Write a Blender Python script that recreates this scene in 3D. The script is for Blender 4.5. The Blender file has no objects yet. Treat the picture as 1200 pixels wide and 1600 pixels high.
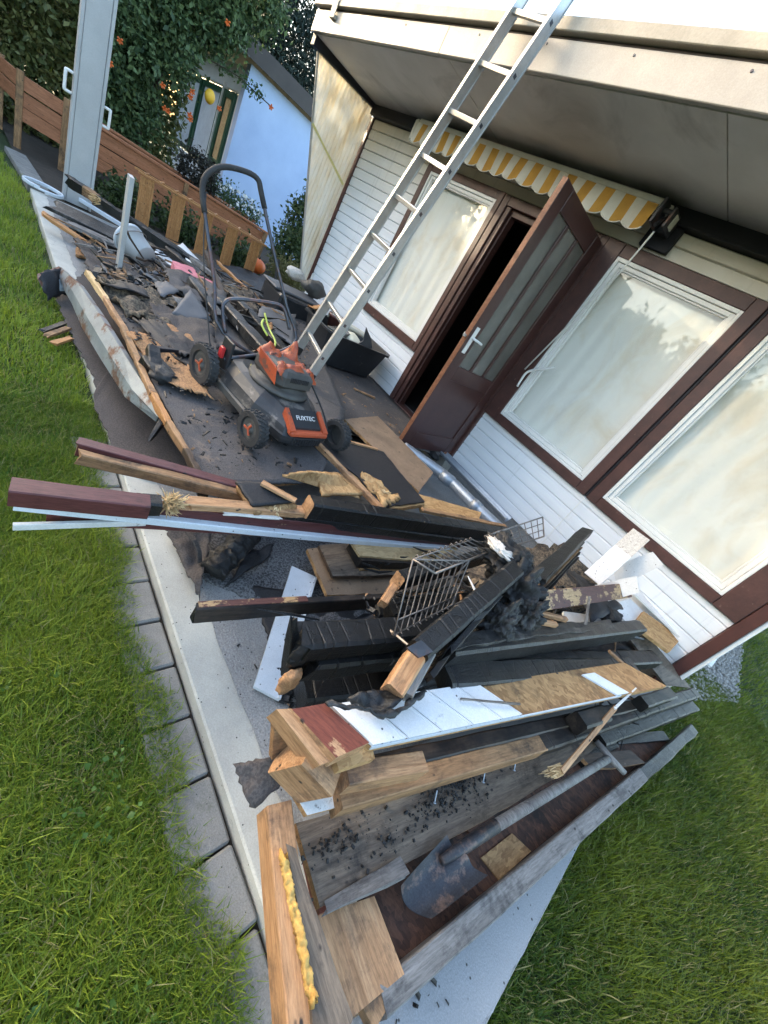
import bpy, bmesh, math, random
import numpy as np
from mathutils import Matrix, Vector, noise
R = math.radians
random.seed(7); rng = np.random.default_rng(7)
scn = bpy.context.scene
COL = scn.collection

# ------------------------------------------------------------------ camera
cd = bpy.data.cameras.new('camera'); cam = bpy.data.objects.new('camera', cd); COL.objects.link(cam)
cd.sensor_fit = 'VERTICAL'; cd.sensor_height = 36; cd.lens = 614.38 / 1600 * 36
cd.clip_start = .02; cd.clip_end = 500
RC = Matrix(((0.53465821, 0.68441932, 0.49569224), (-0.68611149, 0.00913068, 0.72743911), (0.49334737, -0.72903143, 0.47446975)))
cam.matrix_world = Matrix.Translation((0, 0, 1.3)) @ RC.transposed().to_4x4()
scn.camera = cam

# ------------------------------------------------------------------ sky, sun, exposure
SUN_EL, SUN_AZ = R(12), math.atan2(-.40, -.91)          # the sun stands low, far left of the house front
w = bpy.data.worlds.new('World'); scn.world = w; w.use_nodes = True
nt = w.node_tree
sky = nt.nodes.new('ShaderNodeTexSky'); sky.sky_type = 'NISHITA'; sky.sun_disc = False
sky.sun_elevation = SUN_EL; sky.sun_rotation = math.pi / 2 - SUN_AZ
sky.air_density = 1.0; sky.dust_density = 3.6; sky.ozone_density = 1.0
bg = nt.nodes['Background']; bg.inputs['Strength'].default_value = .15
nt.links.new(sky.outputs[0], bg.inputs['Color'])
sl = bpy.data.lights.new('sun', 'SUN'); sl.energy = 2.0; sl.angle = R(.6); sl.color = (1, .84, .60)
so = bpy.data.objects.new('sun', sl); COL.objects.link(so)
sd = Vector((math.cos(SUN_AZ) * math.cos(SUN_EL), math.sin(SUN_AZ) * math.cos(SUN_EL), math.sin(SUN_EL)))
so.rotation_euler = sd.to_track_quat('Z', 'Y').to_euler()
vs = scn.view_settings; vs.view_transform = 'Standard'; vs.look = 'None'; vs.gamma = 1; vs.exposure = 3.15

# ------------------------------------------------------------------ materials
MATS = {}
class NT:
    def __init__(s, name):
        s.m = bpy.data.materials.new(name); s.m.use_nodes = True; s.t = s.m.node_tree
        s.b = s.t.nodes['Principled BSDF']; s.o = s.t.nodes['Material Output']; MATS[name] = s.m
    def n(s, typ, **k):
        x = s.t.nodes.new('ShaderNode' + typ)
        for a, v in k.items():
            if a in x.inputs.keys(): x.inputs[a].default_value = v
            else: setattr(x, a, v)
        return x
    def l(s, a, b): s.t.links.new(a, b)
    def coord(s, scale=(1, 1, 1), rnd=True, world=False):
        if world:
            src = s.n('NewGeometry').outputs['Position']
        else: src = s.n('TexCoord').outputs['Object']
        mp = s.n('Mapping'); mp.inputs['Scale'].default_value = scale
        s.l(src, mp.inputs[0])
        if rnd and not world:
            oi = s.n('ObjectInfo'); mu = s.n('Math', operation='MULTIPLY'); mu.inputs[1].default_value = 37.0
            s.l(oi.outputs['Random'], mu.inputs[0]); cx = s.n('CombineXYZ')
            for i in range(3): s.l(mu.outputs[0], cx.inputs[i])
            s.l(cx.outputs[0], mp.inputs['Location'])
        return mp.outputs[0]
    def noise(s, co, sc, det=6, rough=.6, dist=0.):
        x = s.n('TexNoise', Scale=sc, Detail=det, Roughness=rough, Distortion=dist); s.l(co, x.inputs['Vector']); return x.outputs[0]
    def ramp(s, f, stops):
        x = s.n('ValToRGB'); e = x.color_ramp.elements
        while len(e) < len(stops): e.new(.5)
        for el, (p, c) in zip(e, stops):
            el.position = p; el.color = (c, c, c, 1) if isinstance(c, (int, float)) else (*c, 1)
        s.l(f, x.inputs[0]); return x.outputs[0]
    def mix(s, f, a, b, mode='MIX'):
        x = s.n('MixRGB', blend_type=mode)
        for i, v in ((0, f), (1, a), (2, b)):
            if isinstance(v, (int, float)): x.inputs[i].default_value = v if i == 0 else (v, v, v, 1)
            elif isinstance(v, tuple): x.inputs[i].default_value = (*v, 1)
            else: s.l(v, x.inputs[i])
        return x.outputs[0]
    def bump(s, h, st=.3, d=.01):
        x = s.n('Bump', Strength=st, Distance=d); s.l(h, x.inputs['Height'])
        prev = s.b.inputs['Normal'].links
        if prev: s.l(prev[0].from_socket, x.inputs['Normal'])
        s.l(x.outputs[0], s.b.inputs['Normal'])
    def fin(s, col=None, rough=.6, metal=0., spec=.5):
        if col is not None:
            if isinstance(col, tuple): s.b.inputs['Base Color'].default_value = (*col, 1)
            else: s.l(col, s.b.inputs['Base Color'])
        if isinstance(rough, float): s.b.inputs['Roughness'].default_value = rough
        else: s.l(rough, s.b.inputs['Roughness'])
        s.b.inputs['Metallic'].default_value = metal; s.b.inputs['Specular IOR Level'].default_value = spec
        return s.m

def m_wood(name, a, b, c=None, rough=.65, dirt=None, dthr=.55, paint=None, pthr=.5):
    t = NT(name); co = t.coord((2, 26, 26)); g = t.noise(co, 1.6, 8, .65, .6)
    col = t.ramp(g, [(.25, a), (.5, b), (.75, c or b)])
    kn = t.noise(t.coord((1.2, 6, 6)), 2.2, 3)
    col = t.mix(t.ramp(kn, [(.55, 0), (.75, .5)]), col, tuple(x * .6 for x in a))
    if paint:
        pn = t.noise(t.coord((5, 9, 9)), 1.7, 9, .7)
        pf = t.ramp(pn, [(pthr - .015, 1), (pthr + .015, 0)])
        col = t.mix(pf, col, paint)
    if dirt:
        dn = t.noise(t.coord((1, 1, 1)), 9, 8, .7)
        col = t.mix(t.ramp(dn, [(dthr - .08, 0), (dthr + .1, .95)]), col, dirt)
    fi = t.noise(t.coord((1, 1, 1)), 90, 4)
    col = t.mix(1.0, col, t.ramp(t.noise(t.coord((8, 70, 70)), 2.5, 6, .75), [(.32, .55), (.6, 1.1)]), 'MULTIPLY')
    sv = t.n('TexVoronoi', Scale=38.0); t.l(t.coord((.6, 1, 1)), sv.inputs['Vector']); sc2 = t.n('SeparateColor'); t.l(sv.outputs['Color'], sc2.inputs[0])
    mm_ = t.n('Math', operation='MULTIPLY'); t.l(t.ramp(sv.outputs['Distance'], [(.10, 1), (.2, 0)]), mm_.inputs[0]); t.l(t.ramp(sc2.outputs[0], [(.72, 0), (.74, 1)]), mm_.inputs[1])
    col = t.mix(mm_.outputs[0], col, (.025, .02, .018))
    t.bump(g, .35, .004); t.bump(fi, .15, .002)
    return t.fin(col, rough, spec=.3)
def m_plain(name, a, b=None, sc=6, rough=.6, bump=.15, bsc=120, metal=0., spec=.4, spots=None, sthr=.62, world=False, ssc=22, rlo=None, grit=.12, specks=0):
    t = NT(name); b = b or tuple(x * .75 for x in a)
    co = t.coord((1, 1, 1), world=world); g = t.noise(co, sc, 8, .65)
    col = t.ramp(g, [(.3, b), (.68, a)])
    if spots:
        sn = t.noise(co, ssc, 7, .7); col = t.mix(t.ramp(sn, [(sthr - .03, 0), (sthr + .05, 1)]), col, spots)
    fi = t.noise(co, bsc, 5); t.bump(fi, bump, .004)
    if grit: col = t.mix(1.0, col, t.ramp(t.noise(co, bsc * 1.7, 3, .7), [(.3, 1 - grit), (.7, 1 + grit * .5)]), 'MULTIPLY')
    if specks:
        sv = t.n('TexVoronoi', Scale=specks); t.l(co, sv.inputs['Vector']); sc2 = t.n('SeparateColor'); t.l(sv.outputs['Color'], sc2.inputs[0])
        mm_ = t.n('Math', operation='MULTIPLY'); t.l(t.ramp(sv.outputs['Distance'], [(.12, 1), (.2, 0)]), mm_.inputs[0]); t.l(t.ramp(sc2.outputs[0], [(.83, 0), (.85, 1)]), mm_.inputs[1])
        col = t.mix(mm_.outputs[0], col, (.03, .028, .026))
    r = rough
    if rlo is not None: r = t.ramp(g, [(.35, rlo), (.65, rough)])
    return t.fin(col, r, metal, spec)
def m_char(name, base=.0032, ash=.055, ashthr=.66, sc=(13, 9, 9), rough=.42, tint=(1, 1, 1.03)):
    t = NT(name); co = t.coord(sc)
    dz = t.noise(t.coord((1, 1, 1)), 12, 4)
    ad = t.n('VectorMath', operation='MULTIPLY_ADD'); t.l(dz, ad.inputs[0]); ad.inputs[1].default_value = (1.0, 1.6, 1.6); t.l(co, ad.inputs[2])
    v = t.n('TexVoronoi', feature='DISTANCE_TO_EDGE', Scale=2.0); t.l(ad.outputs[0], v.inputs['Vector'])
    cr = t.ramp(v.outputs['Distance'], [(0, 0), (.045, 1)])
    g = t.noise(t.coord((2, 14, 14)), 4, 10, .75)
    k = lambda x: tuple(x * q for q in tint)
    col = t.ramp(g, [(.3, k(base)), (.55, k(base * 2.2)), (.8, k(base * 4))])
    an = t.noise(t.coord((1, 1, 1)), 6, 9, .75)
    col = t.mix(t.ramp(an, [(ashthr - .06, 0), (ashthr + .1, .9)]), col, (ash, ash * .96, ash * .9))
    col = t.mix(cr, tuple(x * .3 for x in k(base)), col)
    t.bump(cr, .28, .004); t.bump(g, .6, .006); t.bump(t.noise(t.coord(), 110, 5), .3, .003)
    return t.fin(col, rough, spec=.42)
def m_osb(name, a, b, dirt=None, dthr=.6, sc=1.0):
    t = NT(name)
    dz = t.noise(t.coord(), 9, 3); co = t.coord((26 * sc, 70 * sc, 26 * sc))
    ad = t.n('VectorMath', operation='MULTIPLY_ADD'); t.l(dz, ad.inputs[0]); ad.inputs[1].default_value = (6, 10, 6); t.l(co, ad.inputs[2])
    v = t.n('TexVoronoi', Scale=1.0); t.l(ad.outputs[0], v.inputs['Vector'])
    sp = t.n('SeparateColor'); t.l(v.outputs['Color'], sp.inputs[0])
    col = t.ramp(sp.outputs[0], [(.1, b), (.5, tuple((x + y) / 2 for x, y in zip(a, b))), (.9, a)])
    gr = t.noise(t.coord((9, 60, 9)), 3, 5); col = t.mix(.35, col, t.ramp(gr, [(.3, tuple(x * .5 for x in b)), (.7, a)]))
    if dirt:
        dn = t.noise(t.coord(), 7, 8, .7); col = t.mix(t.ramp(dn, [(dthr - .08, 0), (dthr + .08, .95)]), col, dirt)
    t.bump(sp.outputs[1], .35, .004); t.bump(gr, .3, .004)
    return t.fin(col, .7, spec=.25)
def m_felt(name, a, b, gsc=260, rough=.8, wear=None, wthr=.62):
    t = NT(name); co = t.coord()
    f = t.noise(co, gsc, 3, .6); big = t.noise(co, 3.5, 8, .65)
    col = t.mix(.38, t.ramp(f, [(.42, b), (.58, a)]), t.ramp(big, [(.3, tuple(x * .6 for x in b)), (.7, a)]))
    if wear:
        wn = t.noise(co, 5, 9, .72); col = t.mix(t.ramp(wn, [(wthr - .03, 0), (wthr + .08, .9)]), col, wear)
    t.bump(f, .5, .004); t.bump(t.noise(co, 30, 6), .3, .008)
    return t.fin(col, rough, spec=.35)

m_wood('wood_fresh', (.23, .112, .05), (.40, .222, .11), (.50, .30, .16), dirt=(.09, .055, .038), dthr=.58)
m_wood('wood_dirty', (.17, .09, .043), (.30, .168, .082), (.39, .23, .118), dirt=(.05, .035, .025), dthr=.58)
m_wood('wood_weathered', (.075, .056, .042), (.14, .108, .08), (.23, .18, .13), dirt=(.02, .018, .017), dthr=.60)
m_wood('wood_grey', (.10, .09, .085), (.17, .16, .15), (.25, .235, .22), dirt=(.025, .022, .022), dthr=.6)
m_wood('wood_sooty', (.018, .014, .012), (.04, .030, .024), (.075, .052, .038), dirt=(.009, .009, .010), dthr=.50, rough=.5)
m_wood('wood_red', (.22, .085, .038), (.36, .145, .07), (.44, .19, .10), rough=.6)
m_wood('wood_orange', (.30, .13, .045), (.42, .20, .075), (.5, .26, .10), rough=.6)
m_wood('wood_maroon', (.22, .14, .075), (.32, .21, .11), rough=.38, paint=(.095, .032, .030), pthr=.66, dirt=(.02, .012, .011), dthr=.68)
m_wood('wood_maroon_worn', (.25, .16, .08), (.40, .26, .13), rough=.5, paint=(.085, .035, .028), pthr=.54)
m_wood('wood_rust', (.3, .16, .08), (.4, .24, .13), rough=.5, paint=(.16, .047, .030), pthr=.68)
m_wood('wood_dark_brown', (.03, .02, .015), (.06, .04, .028), (.10, .065, .042), dirt=(.2, .15, .11), dthr=.68)
m_wood('splinter', (.42, .26, .12), (.62, .43, .22), (.74, .56, .33))
m_char('char'); m_char('char_ash', .007, .13, .58); m_char('char_blue', .0035, .05, .70, (8, 6, 6), .36, (.92, 1, 1.15))
m_char('char_lump', .007, .075, .60, (26, 26, 26), .6)
m_osb('osb', (.50, .31, .14), (.26, .14, .055)); m_osb('osb_dirty', (.42, .255, .115), (.19, .10, .043), dirt=(.03, .022, .018), dthr=.62)
m_osb('osb_red', (.12, .055, .032), (.035, .018, .013), dirt=(.012, .009, .008), dthr=.56)
m_osb('osb_pale', (.60, .43, .23), (.40, .26, .12), dirt=(.12, .08, .05), dthr=.72)
m_plain('chipboard', (.28, .19, .12), (.17, .11, .07), 7, .75, .4, 200, spots=(.06, .045, .035), sthr=.63, grit=.35, specks=40)
m_felt('felt', (.115, .104, .10), (.040, .037, .037), 220, wear=(.20, .145, .105), wthr=.60)
m_felt('felt_black', (.026, .025, .027), (.010, .010, .011), 200, .6)
m_felt('felt_brown', (.095, .080, .073), (.045, .038, .035), 150, .85, wear=(.15, .12, .10), wthr=.72)
m_felt('felt_granules', (.17, .168, .168), (.010, .010, .011), 120, .85)
m_felt('insulation', (.46, .25, .115), (.20, .105, .055), 120, .95, wear=(.03, .025, .022), wthr=.58)
m_felt('burnt_mat', (.22, .165, .11), (.022, .019, .017), 60, .95, wear=(.012, .011, .011), wthr=.53)
m_plain('white_board', (.70, .70, .70), (.58, .575, .57), 5, .45, .08, spots=(.30, .29, .27), sthr=.66, ssc=22, specks=55)
m_plain('white_dirty', (.66, .66, .64), (.46, .45, .42), 7, .55, .15, spots=(.09, .08, .07), sthr=.64, ssc=28)
m_plain('white_bluish', (.62, .66, .70), (.48, .52, .56), 6, .45, .12, spots=(.14, .13, .13), sthr=.66, ssc=34, specks=55)
m_plain('speckled_stone', (.60, .57, .52), (.40, .36, .32), 90, .8, .5, 150, spots=(.16, .13, .11), sthr=.6, ssc=120)
m_plain('flashing', (.33, .36, .37), (.20, .22, .23), 6, .45, .2, metal=.35, spots=(.15, .075, .05), sthr=.54, ssc=7)
m_plain('galvanised', (.36, .39, .43), (.27, .30, .34), 14, .42, .08, metal=.55)
m_plain('aluminium', (.52, .51, .49), (.42, .41, .39), 16, .42, .06, metal=.65, spots=(.25, .23, .21), sthr=.72)
m_plain('dark_steel', (.10, .105, .12), (.05, .052, .06), 8, .42, .15, metal=.6, spots=(.14, .085, .075), sthr=.54, ssc=9)
m_plain('steel_wire', (.26, .235, .21), (.12, .10, .085), 20, .45, .2, metal=.7)
m_plain('grey_plastic', (.42, .42, .415), (.35, .35, .345), 3, .45, .04)
m_plain('black_plastic', (.028, .029, .032), (.018, .019, .021), 6, .42, .1, spots=(.11, .10, .09), sthr=.66, ssc=9)
m_plain('mower_black', (.038, .039, .042), (.020, .021, .023), 7, .42, .1, spots=(.15, .135, .12), sthr=.56, ssc=7)
m_plain('mower_dusty', (.085, .08, .072), (.035, .034, .033), 9, .6, .2)
m_plain('rubber', (.035, .034, .034), (.02, .02, .02), 20, .8, .3, spots=(.10, .09, .08), sthr=.64)
m_plain('orange_plastic', (.46, .085, .03), (.30, .055, .024), 9, .5, .2, spots=(.12, .06, .045), sthr=.58, ssc=12)
m_plain('orange_melted', (.55, .105, .025), (.16, .035, .02), 16, .45, .5, 30, spots=(.035, .022, .018), sthr=.54, ssc=16)
m_plain('red_plastic', (.5, .03, .03), None, 5, .4, .05)
m_plain('tape_yellow', (.72, .66, .30), (.6, .52, .2), 14, .5, .2)
m_plain('yellow_plastic', (.62, .55, .03), (.45, .38, .03), 8, .4, .1, spots=(.08, .07, .03), sthr=.62)
m_plain('cable_green', (.42, .5, .08), None, 8, .45, .05)
m_plain('cable_black', (.02, .02, .02), None, 8, .5, .05)
m_plain('lettering_white', (.62, .62, .62), (.5, .5, .5), 60, .5, .02)
m_plain('pink_foam', (.62, .21, .24), (.44, .13, .15), 12, .8, .5, 60, spots=(.2, .08, .08), sthr=.68)
m_plain('foam_yellow', (.60, .39, .12), (.38, .21, .05), 40, .9, .9, 60)
m_plain('terracotta_orange', (.70, .16, .03), (.5, .1, .02), 5, .5, .1)
m_plain('lantern_yellow', (.8, .48, .04), (.65, .34, .03), 5, .5, .1)
m_plain('concrete_edge', (.50, .485, .425), (.33, .32, .285), 4.5, .75, .3, 130, spots=(.27, .265, .25), sthr=.64, ssc=11, grit=.16, specks=70)
m_plain('coating', (.30, .295, .285), (.20, .197, .19), 3, .85, .9, 95, spots=(.10, .10, .10), sthr=.66, ssc=14, grit=.4, specks=60)
m_plain('coating_smooth', (.30, .305, .31), (.235, .24, .245), 3, .6, .4, 150, spots=(.52, .52, .51), sthr=.73, ssc=60, grit=.2, specks=45)
m_plain('paver', (.25, .238, .215), (.15, .143, .13), 6, .9, .5, 160, spots=(.15, .145, .12), sthr=.62, ssc=13, grit=.3, specks=90)
m_plain('earth', (.055, .042, .03), (.028, .021, .015), 8, .95, .9, 40)
m_plain('lawn_soil', (.035, .055, .014), (.018, .03, .008), 14, .95, .6, 60)
m_plain('gravel', (.46, .44, .42), (.24, .23, .22), 30, .85, .2)
m_plain('brown_paint', (.085, .034, .029), (.060, .024, .021), 7, .36, .12, 60, spots=(.03, .016, .015), sthr=.68, ssc=12)
m_plain('brown_paint_worn', (.09, .04, .033), (.05, .024, .021), 9, .45, .3, 50, spots=(.24, .17, .14), sthr=.67, ssc=24)
m_plain('door_paint', (.068, .030, .026), (.050, .022, .020), 5, .3, .12, 40)
m_wood('door_edge', (.13, .05, .027), (.20, .08, .04), (.28, .12, .06), rough=.5)
m_plain('sash_white', (.76, .755, .73), (.66, .65, .62), 4, .4, .06, spots=(.45, .42, .38), sthr=.72)
m_plain('sooty_black', (.014, .014, .019), (.008, .008, .012), 5, .6, .1)
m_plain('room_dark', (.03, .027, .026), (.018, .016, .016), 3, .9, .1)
m_plain('fascia_paint', (.40, .365, .325), (.33, .298, .262), 5, .5, .15, 90, spots=(.42, .38, .32), sthr=.72, ssc=26)
m_plain('roof_edge', (.36, .325, .27), (.27, .24, .195), 6, .55, .3, 60, spots=(.32, .29, .23), sthr=.66, ssc=30)
m_plain('shovel_steel', (.050, .052, .060), (.022, .023, .028), 6, .5, .25, metal=.35, spots=(.15, .10, .08), sthr=.55, ssc=9, grit=.35)
m_plain('clamp_metal', (.5, .5, .5), None, 8, .35, .05, metal=.8)
m_plain('cream', (.60, .57, .48), (.5, .47, .38), 4, .6, .05)
m_plain('awning_yellow', (.60, .33, .065), (.46, .24, .05), 9, .85, .15, 300)
m_plain('awning_white', (.72, .70, .64), (.60, .57, .5), 9, .85, .15, 300)
m_plain('neighbour_blue', (.44, .55, .76), (.37, .47, .68), 2, .7, .2, spots=(.28, .36, .56), sthr=.72, ssc=6)
m_plain('neighbour_white', (.72, .74, .76), (.62, .64, .66), 3, .6, .1)
m_plain('green_paint', (.022, .085, .05), (.015, .06, .035), 5, .4, .1)
m_plain('dark_verge', (.045, .034, .032), (.03, .022, .022), 4, .5, .1)
m_plain('tan_fascia', (.50, .38, .24), (.4, .3, .19), 4, .6, .1)
m_plain('paper_white', (.7, .68, .62), None, 12, .8, .2)
m_plain('cushion', (.62, .60, .48), (.48, .46, .36), 8, .85, .2, 200)
m_plain('grey_sheet', (.105, .105, .11), (.07, .07, .075), 5, .55, .15)
m_plain('bark', (.07, .05, .035), (.035, .025, .018), 12, .9, .8, 40)

def m_siding():
    t = NT('siding'); g = t.noise(t.coord((.6, 5, 5)), 3, 6)
    col = t.ramp(g, [(.3, (.66, .675, .70)), (.7, (.74, .755, .775))])
    # smoke stain: yellowed paint on the upper boards where the fire's smoke gathered
    geo = t.n('NewGeometry'); sp = t.n('SeparateXYZ'); t.l(geo.outputs['Position'], sp.inputs[0])
    mr = t.n('MapRange'); mr.inputs[1].default_value = 1.45; mr.inputs[2].default_value = 2.5; t.l(sp.outputs[2], mr.inputs[0])
    nz = t.noise(t.coord((1, 1, 1), world=True), 2.2, 6); mu = t.n('Math', operation='MULTIPLY'); t.l(mr.outputs[0], mu.inputs[0]); 
    t.l(t.ramp(nz, [(.25, .55), (.75, 1.0)]), mu.inputs[1])
    col = t.mix(mu.outputs[0], col, (.50, .43, .29))
    st_ = t.noise(t.coord((7, 1, .5), world=True), 1.6, 7, .7); col = t.mix(t.ramp(st_, [(.58, 0), (.80, .45)]), col, (.22, .20, .17))
    sm = t.noise(t.coord((1, 1, 1), world=True), 40, 5, .7); col = t.mix(t.ramp(sm, [(.66, 0), (.74, .5)]), col, (.25, .23, .21))
    t.bump(g, .06, .004); return t.fin(col, .42, spec=.4)
m_siding()
def m_soffit():
    t = NT('soffit'); co = t.coord((1, 1, 1), world=True); g = t.noise(co, 2.2, 7, .6)
    col = t.ramp(g, [(.3, (.56, .52, .49)), (.7, (.68, .64, .61))])
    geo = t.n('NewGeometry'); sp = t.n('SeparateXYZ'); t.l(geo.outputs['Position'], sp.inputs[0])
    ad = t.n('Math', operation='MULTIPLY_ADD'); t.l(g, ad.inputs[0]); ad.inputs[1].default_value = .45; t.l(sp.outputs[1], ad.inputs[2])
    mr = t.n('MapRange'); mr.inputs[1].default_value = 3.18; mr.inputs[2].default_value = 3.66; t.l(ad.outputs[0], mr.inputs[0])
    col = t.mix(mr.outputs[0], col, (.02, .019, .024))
    so_ = t.noise(co, 1.3, 8, .65, .8); col = t.mix(t.ramp(so_, [(.52, 0), (.74, .65)]), col, (.17, .15, .135))
    t.bump(t.noise(co, 60, 4), .08, .003); return t.fin(col, .6, spec=.3)
m_soffit()
def m_poly():
    t = NT('polycarbonate'); co = t.coord((1, 1, 1), world=True); g = t.noise(t.coord((3, 3, .8), world=True), 2.5, 7, .7)
    col = t.ramp(g, [(.42, (.80, .79, .74)), (.62, (.72, .66, .53)), (.80, (.45, .30, .16))])
    t.fin(col, .4)
    tr = t.n('BsdfTranslucent'); t.l(col, tr.inputs[0]); mx = t.n('MixShader'); mx.inputs[0].default_value = .5
    t.l(t.b.outputs[0], mx.inputs[1]); t.l(tr.outputs[0], mx.inputs[2]); t.l(mx.outputs[0], t.o.inputs[0])
m_poly()
def m_glass(name, tint=(1, 1, 1), rough=.02, amt=1.0):
    t = NT(name); t.t.nodes.remove(t.b)
    tr = t.n('BsdfTransparent'); tr.inputs[0].default_value = (*tint, 1)
    gl = t.n('BsdfGlossy'); gl.inputs['Roughness'].default_value = rough; gl.inputs['Color'].default_value = (.95, .95, .95, 1)
    fr = t.n('LayerWeight', Blend=.5); pw = t.n('Math', operation='POWER'); pw.inputs[1].default_value = 4.0; t.l(fr.outputs['Facing'], pw.inputs[0])
    mu = t.n('Math', operation='MULTIPLY_ADD'); mu.inputs[1].default_value = .9 * amt; mu.inputs[2].default_value = .06 * amt; mu.use_clamp = True
    t.l(pw.outputs[0], mu.inputs[0]); mx = t.n('MixShader'); t.l(mu.outputs[0], mx.inputs[0]); t.l(tr.outputs[0], mx.inputs[1]); t.l(gl.outputs[0], mx.inputs[2])
    t.l(mx.outputs[0], t.o.inputs[0])
m_glass('glass', amt=.5)
def m_frosted():
    t = NT('frosted_glass'); g = t.noise(t.coord(), 120, 3); col = t.ramp(t.noise(t.coord(), 3, 5), [(.3, (.085, .08, .07)), (.7, (.15, .142, .125))])
    t.bump(g, .25, .003); t.fin(col, .16, spec=.7)
m_frosted()
def m_curtain():
    t = NT('curtain'); co = t.coord((1, 1, 1)); g = t.noise(t.coord((1.4, 1, .9)), 2.2, 6, .6, .7)
    col = t.mix(t.ramp(g, [(.50, 0), (.66, .6)]), (.70, .70, .64), (.60, .53, .40))
    t.bump(t.noise(co, 90, 3), .1, .002); t.fin(col, .9, spec=.1)
m_curtain()
def m_leaf(name, trans=.35):
    t = NT(name); a = t.n('Attribute'); a.attribute_name = 'Col'
    t.fin(a.outputs['Color'], .5, spec=.3)
    tr = t.n('BsdfTranslucent'); t.l(a.outputs['Color'], tr.inputs[0]); mx = t.n('MixShader'); mx.inputs[0].default_value = trans
    t.l(t.b.outputs[0], mx.inputs[1]); t.l(tr.outputs[0], mx.inputs[2]); t.l(mx.outputs[0], t.o.inputs[0])
m_leaf('leaf', .3); m_leaf('grass', .35)

# ------------------------------------------------------------------ helpers
WM = {}
def tag(o, label=None, cat=None, group=None, kind=None):
    for k, v in (('label', label), ('category', cat), ('group', group), ('kind', kind)):
        if v: o[k] = v
    return o
def thing(name, label, cat, loc=(0, 0, 0), group=None):
    o = bpy.data.objects.new(name, None); COL.objects.link(o); o.location = loc; o.empty_display_size = .1
    WM[o.name] = Matrix.Translation(loc); return tag(o, label, cat, group)
def link(o, parent, mw):
    COL.objects.link(o); o.matrix_basis = mw; WM[o.name] = mw
    if parent is not None:
        o.parent = parent; o.matrix_parent_inverse = WM[parent.name].inverted()
    return o
def mk(name, V, F, mat, parent=None, mw=None, smooth=False, fm=None, label=None, cat=None, group=None, kind=None):
    if mw is None:
        a = np.array([tuple(v) for v in V]); c = (a.min(0) + a.max(0)) / 2; V = (a - c).tolist(); mw = Matrix.Translation(c)
    me = bpy.data.meshes.new(name); me.from_pydata([tuple(v) for v in V], [], F)
    ms = mat if isinstance(mat, (list, tuple)) else [mat]
    for x in ms: me.materials.append(MATS[x])
    if fm: me.polygons.foreach_set('material_index', fm)
    if smooth: me.polygons.foreach_set('use_smooth', [True] * len(me.polygons))
    me.update(); o = bpy.data.objects.new(name, me)
    return tag(link(o, parent, mw), label, cat, group, kind)
def frame(A, B, up=(0, 0, 1), roll=0):
    A, B = Vector(A), Vector(B); x = (B - A).normalized(); u = Vector(up)
    y = u.cross(x)
    if y.length < 1e-4: y = Vector((0, 1, 0))
    y.normalize(); z = x.cross(y)
    m = Matrix((x, y, z)).transposed().to_4x4()
    return Matrix.Translation(A) @ m @ Matrix.Rotation(roll, 4, 'X'), (B - A).length
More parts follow.
